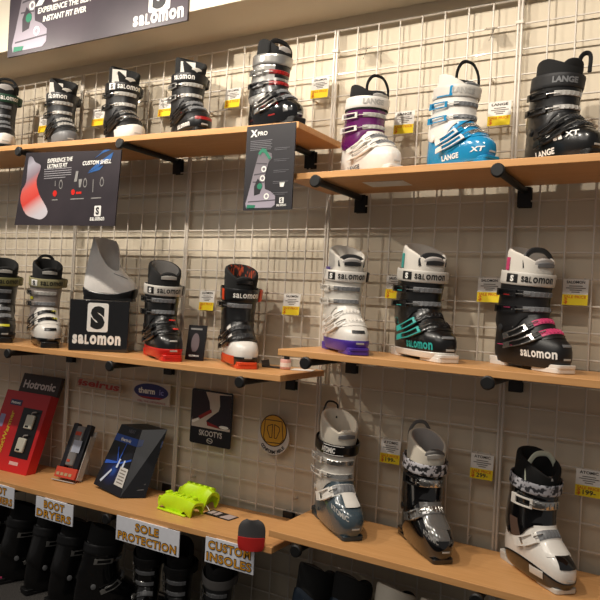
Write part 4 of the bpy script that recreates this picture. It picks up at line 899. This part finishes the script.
# ------------------------------------------------------------------ boots standing on the floor
def floor_boot(label, X, Y, theta, s_, sp, grp): return boot(label, None, X, Y, theta, s_, sp, z=0, group=grp)
def dk(**k):
    d = dict(shell=P_BLACK, cuff=P_BLACK, liner=F_BLK, lining=F_DK, tongue=F_DK, strap=P_MATT, buckles=[('instep', P_BLACK, P_GREY, P_SILV), ('shin', P_BLACK, P_GREY, P_SILV)], pivot=P_GREY, size_mark=False)
    d.update(k); return d
G1 = 'dark boots on the floor under the left shelf'
fb = [(-1.450, -0.155, 150, 'black floor boot at the left picture edge below the cut section sign', dk()), (-1.245, -0.155, 160, 'black floor boot with pink heel tab', dk(patches=[('heel_tab', P_PINK, (150, 178, .012, .032, .001, .002)), ('side_print', T_GREY, (-70, -64, .15, .20, .006, .001))])),
      (-1.085, -0.155, 165, 'black floor boot with grey heel disc under the BOOT DRYERS sign', dk(patches=[('heel_tab', P_LGREY, (150, 172, .010, .024, .001, .002))], rim=(.29, .345), lining=F_GREY)), (-0.935, -0.165, 165, 'black floor boot right of the BOOT DRYERS sign', dk(patches=[('heel_tab', P_LGREY, (150, 172, .010, .024, .001, .002))], lining=F_GREY)),
      (-0.785, -0.165, 150, 'glossy black floor boot left of the SOLE PROTECTION sign', dk(shell=P_GLOSS, cuff=P_GLOSS)), (-0.585, -0.165, 40, 'glossy black floor boot under the left of the SOLE PROTECTION sign', dk(shell=P_GLOSS, cuff=P_GLOSS, buckles=std_b(P_BLACK, P_GREY, P_CHROME))),
      (-0.440, -0.165, 40, 'black floor boot under the right of the SOLE PROTECTION sign', dk(buckles=std_b(P_BLACK, P_GREY, P_CHROME))), (-0.265, -0.165, 42, 'black floor boot with grey cuff beside the CUSTOM INSOLES sign', dk(shell=P_GLOSS, strap=F_GREY, cuff=P_DGREY, buckles=std_b(P_BLACK, P_GREY, P_CHROME)))]
for X, Y, th, l, sp in fb: floor_boot(l, X, Y, th, (.86, .94), sp, G1)
P_NAVY = mat('#1a2633', .3, coat=.3)
G2 = 'boots on the floor under the right shelf'
floor_boot('dark navy floor boot, left one of the pair below the slate blue boot', .12, -.155, 160, (.92, 1.12), dk(shell=P_NAVY, cuff=P_NAVY, strap=None, pivot=P_LGREY, lining=F_GREY), G2)
floor_boot('dark navy floor boot, right one of the pair below the slate blue boot', .243, -.155, 160, (.90, 1.12), dk(shell=P_NAVY, cuff=P_NAVY, strap=None, pivot=P_LGREY, lining=F_GREY), G2)
floor_boot('white cuffed floor boot with cream liner below the patterned strap boot', .385, -.160, 160, (.92, 1.13), dk(shell=P_WHITE, cuff=P_WHITE, liner=F_CREAM, lining=F_CREAM, strap=None), G2)
floor_boot('cream lined floor boot at the right end, only its rim showing', .515, -.155, 160, (.88, 1.09), dk(shell=P_WHITE, cuff=P_BLACK, liner=F_CREAM, lining=F_CREAM, strap=None), G2)
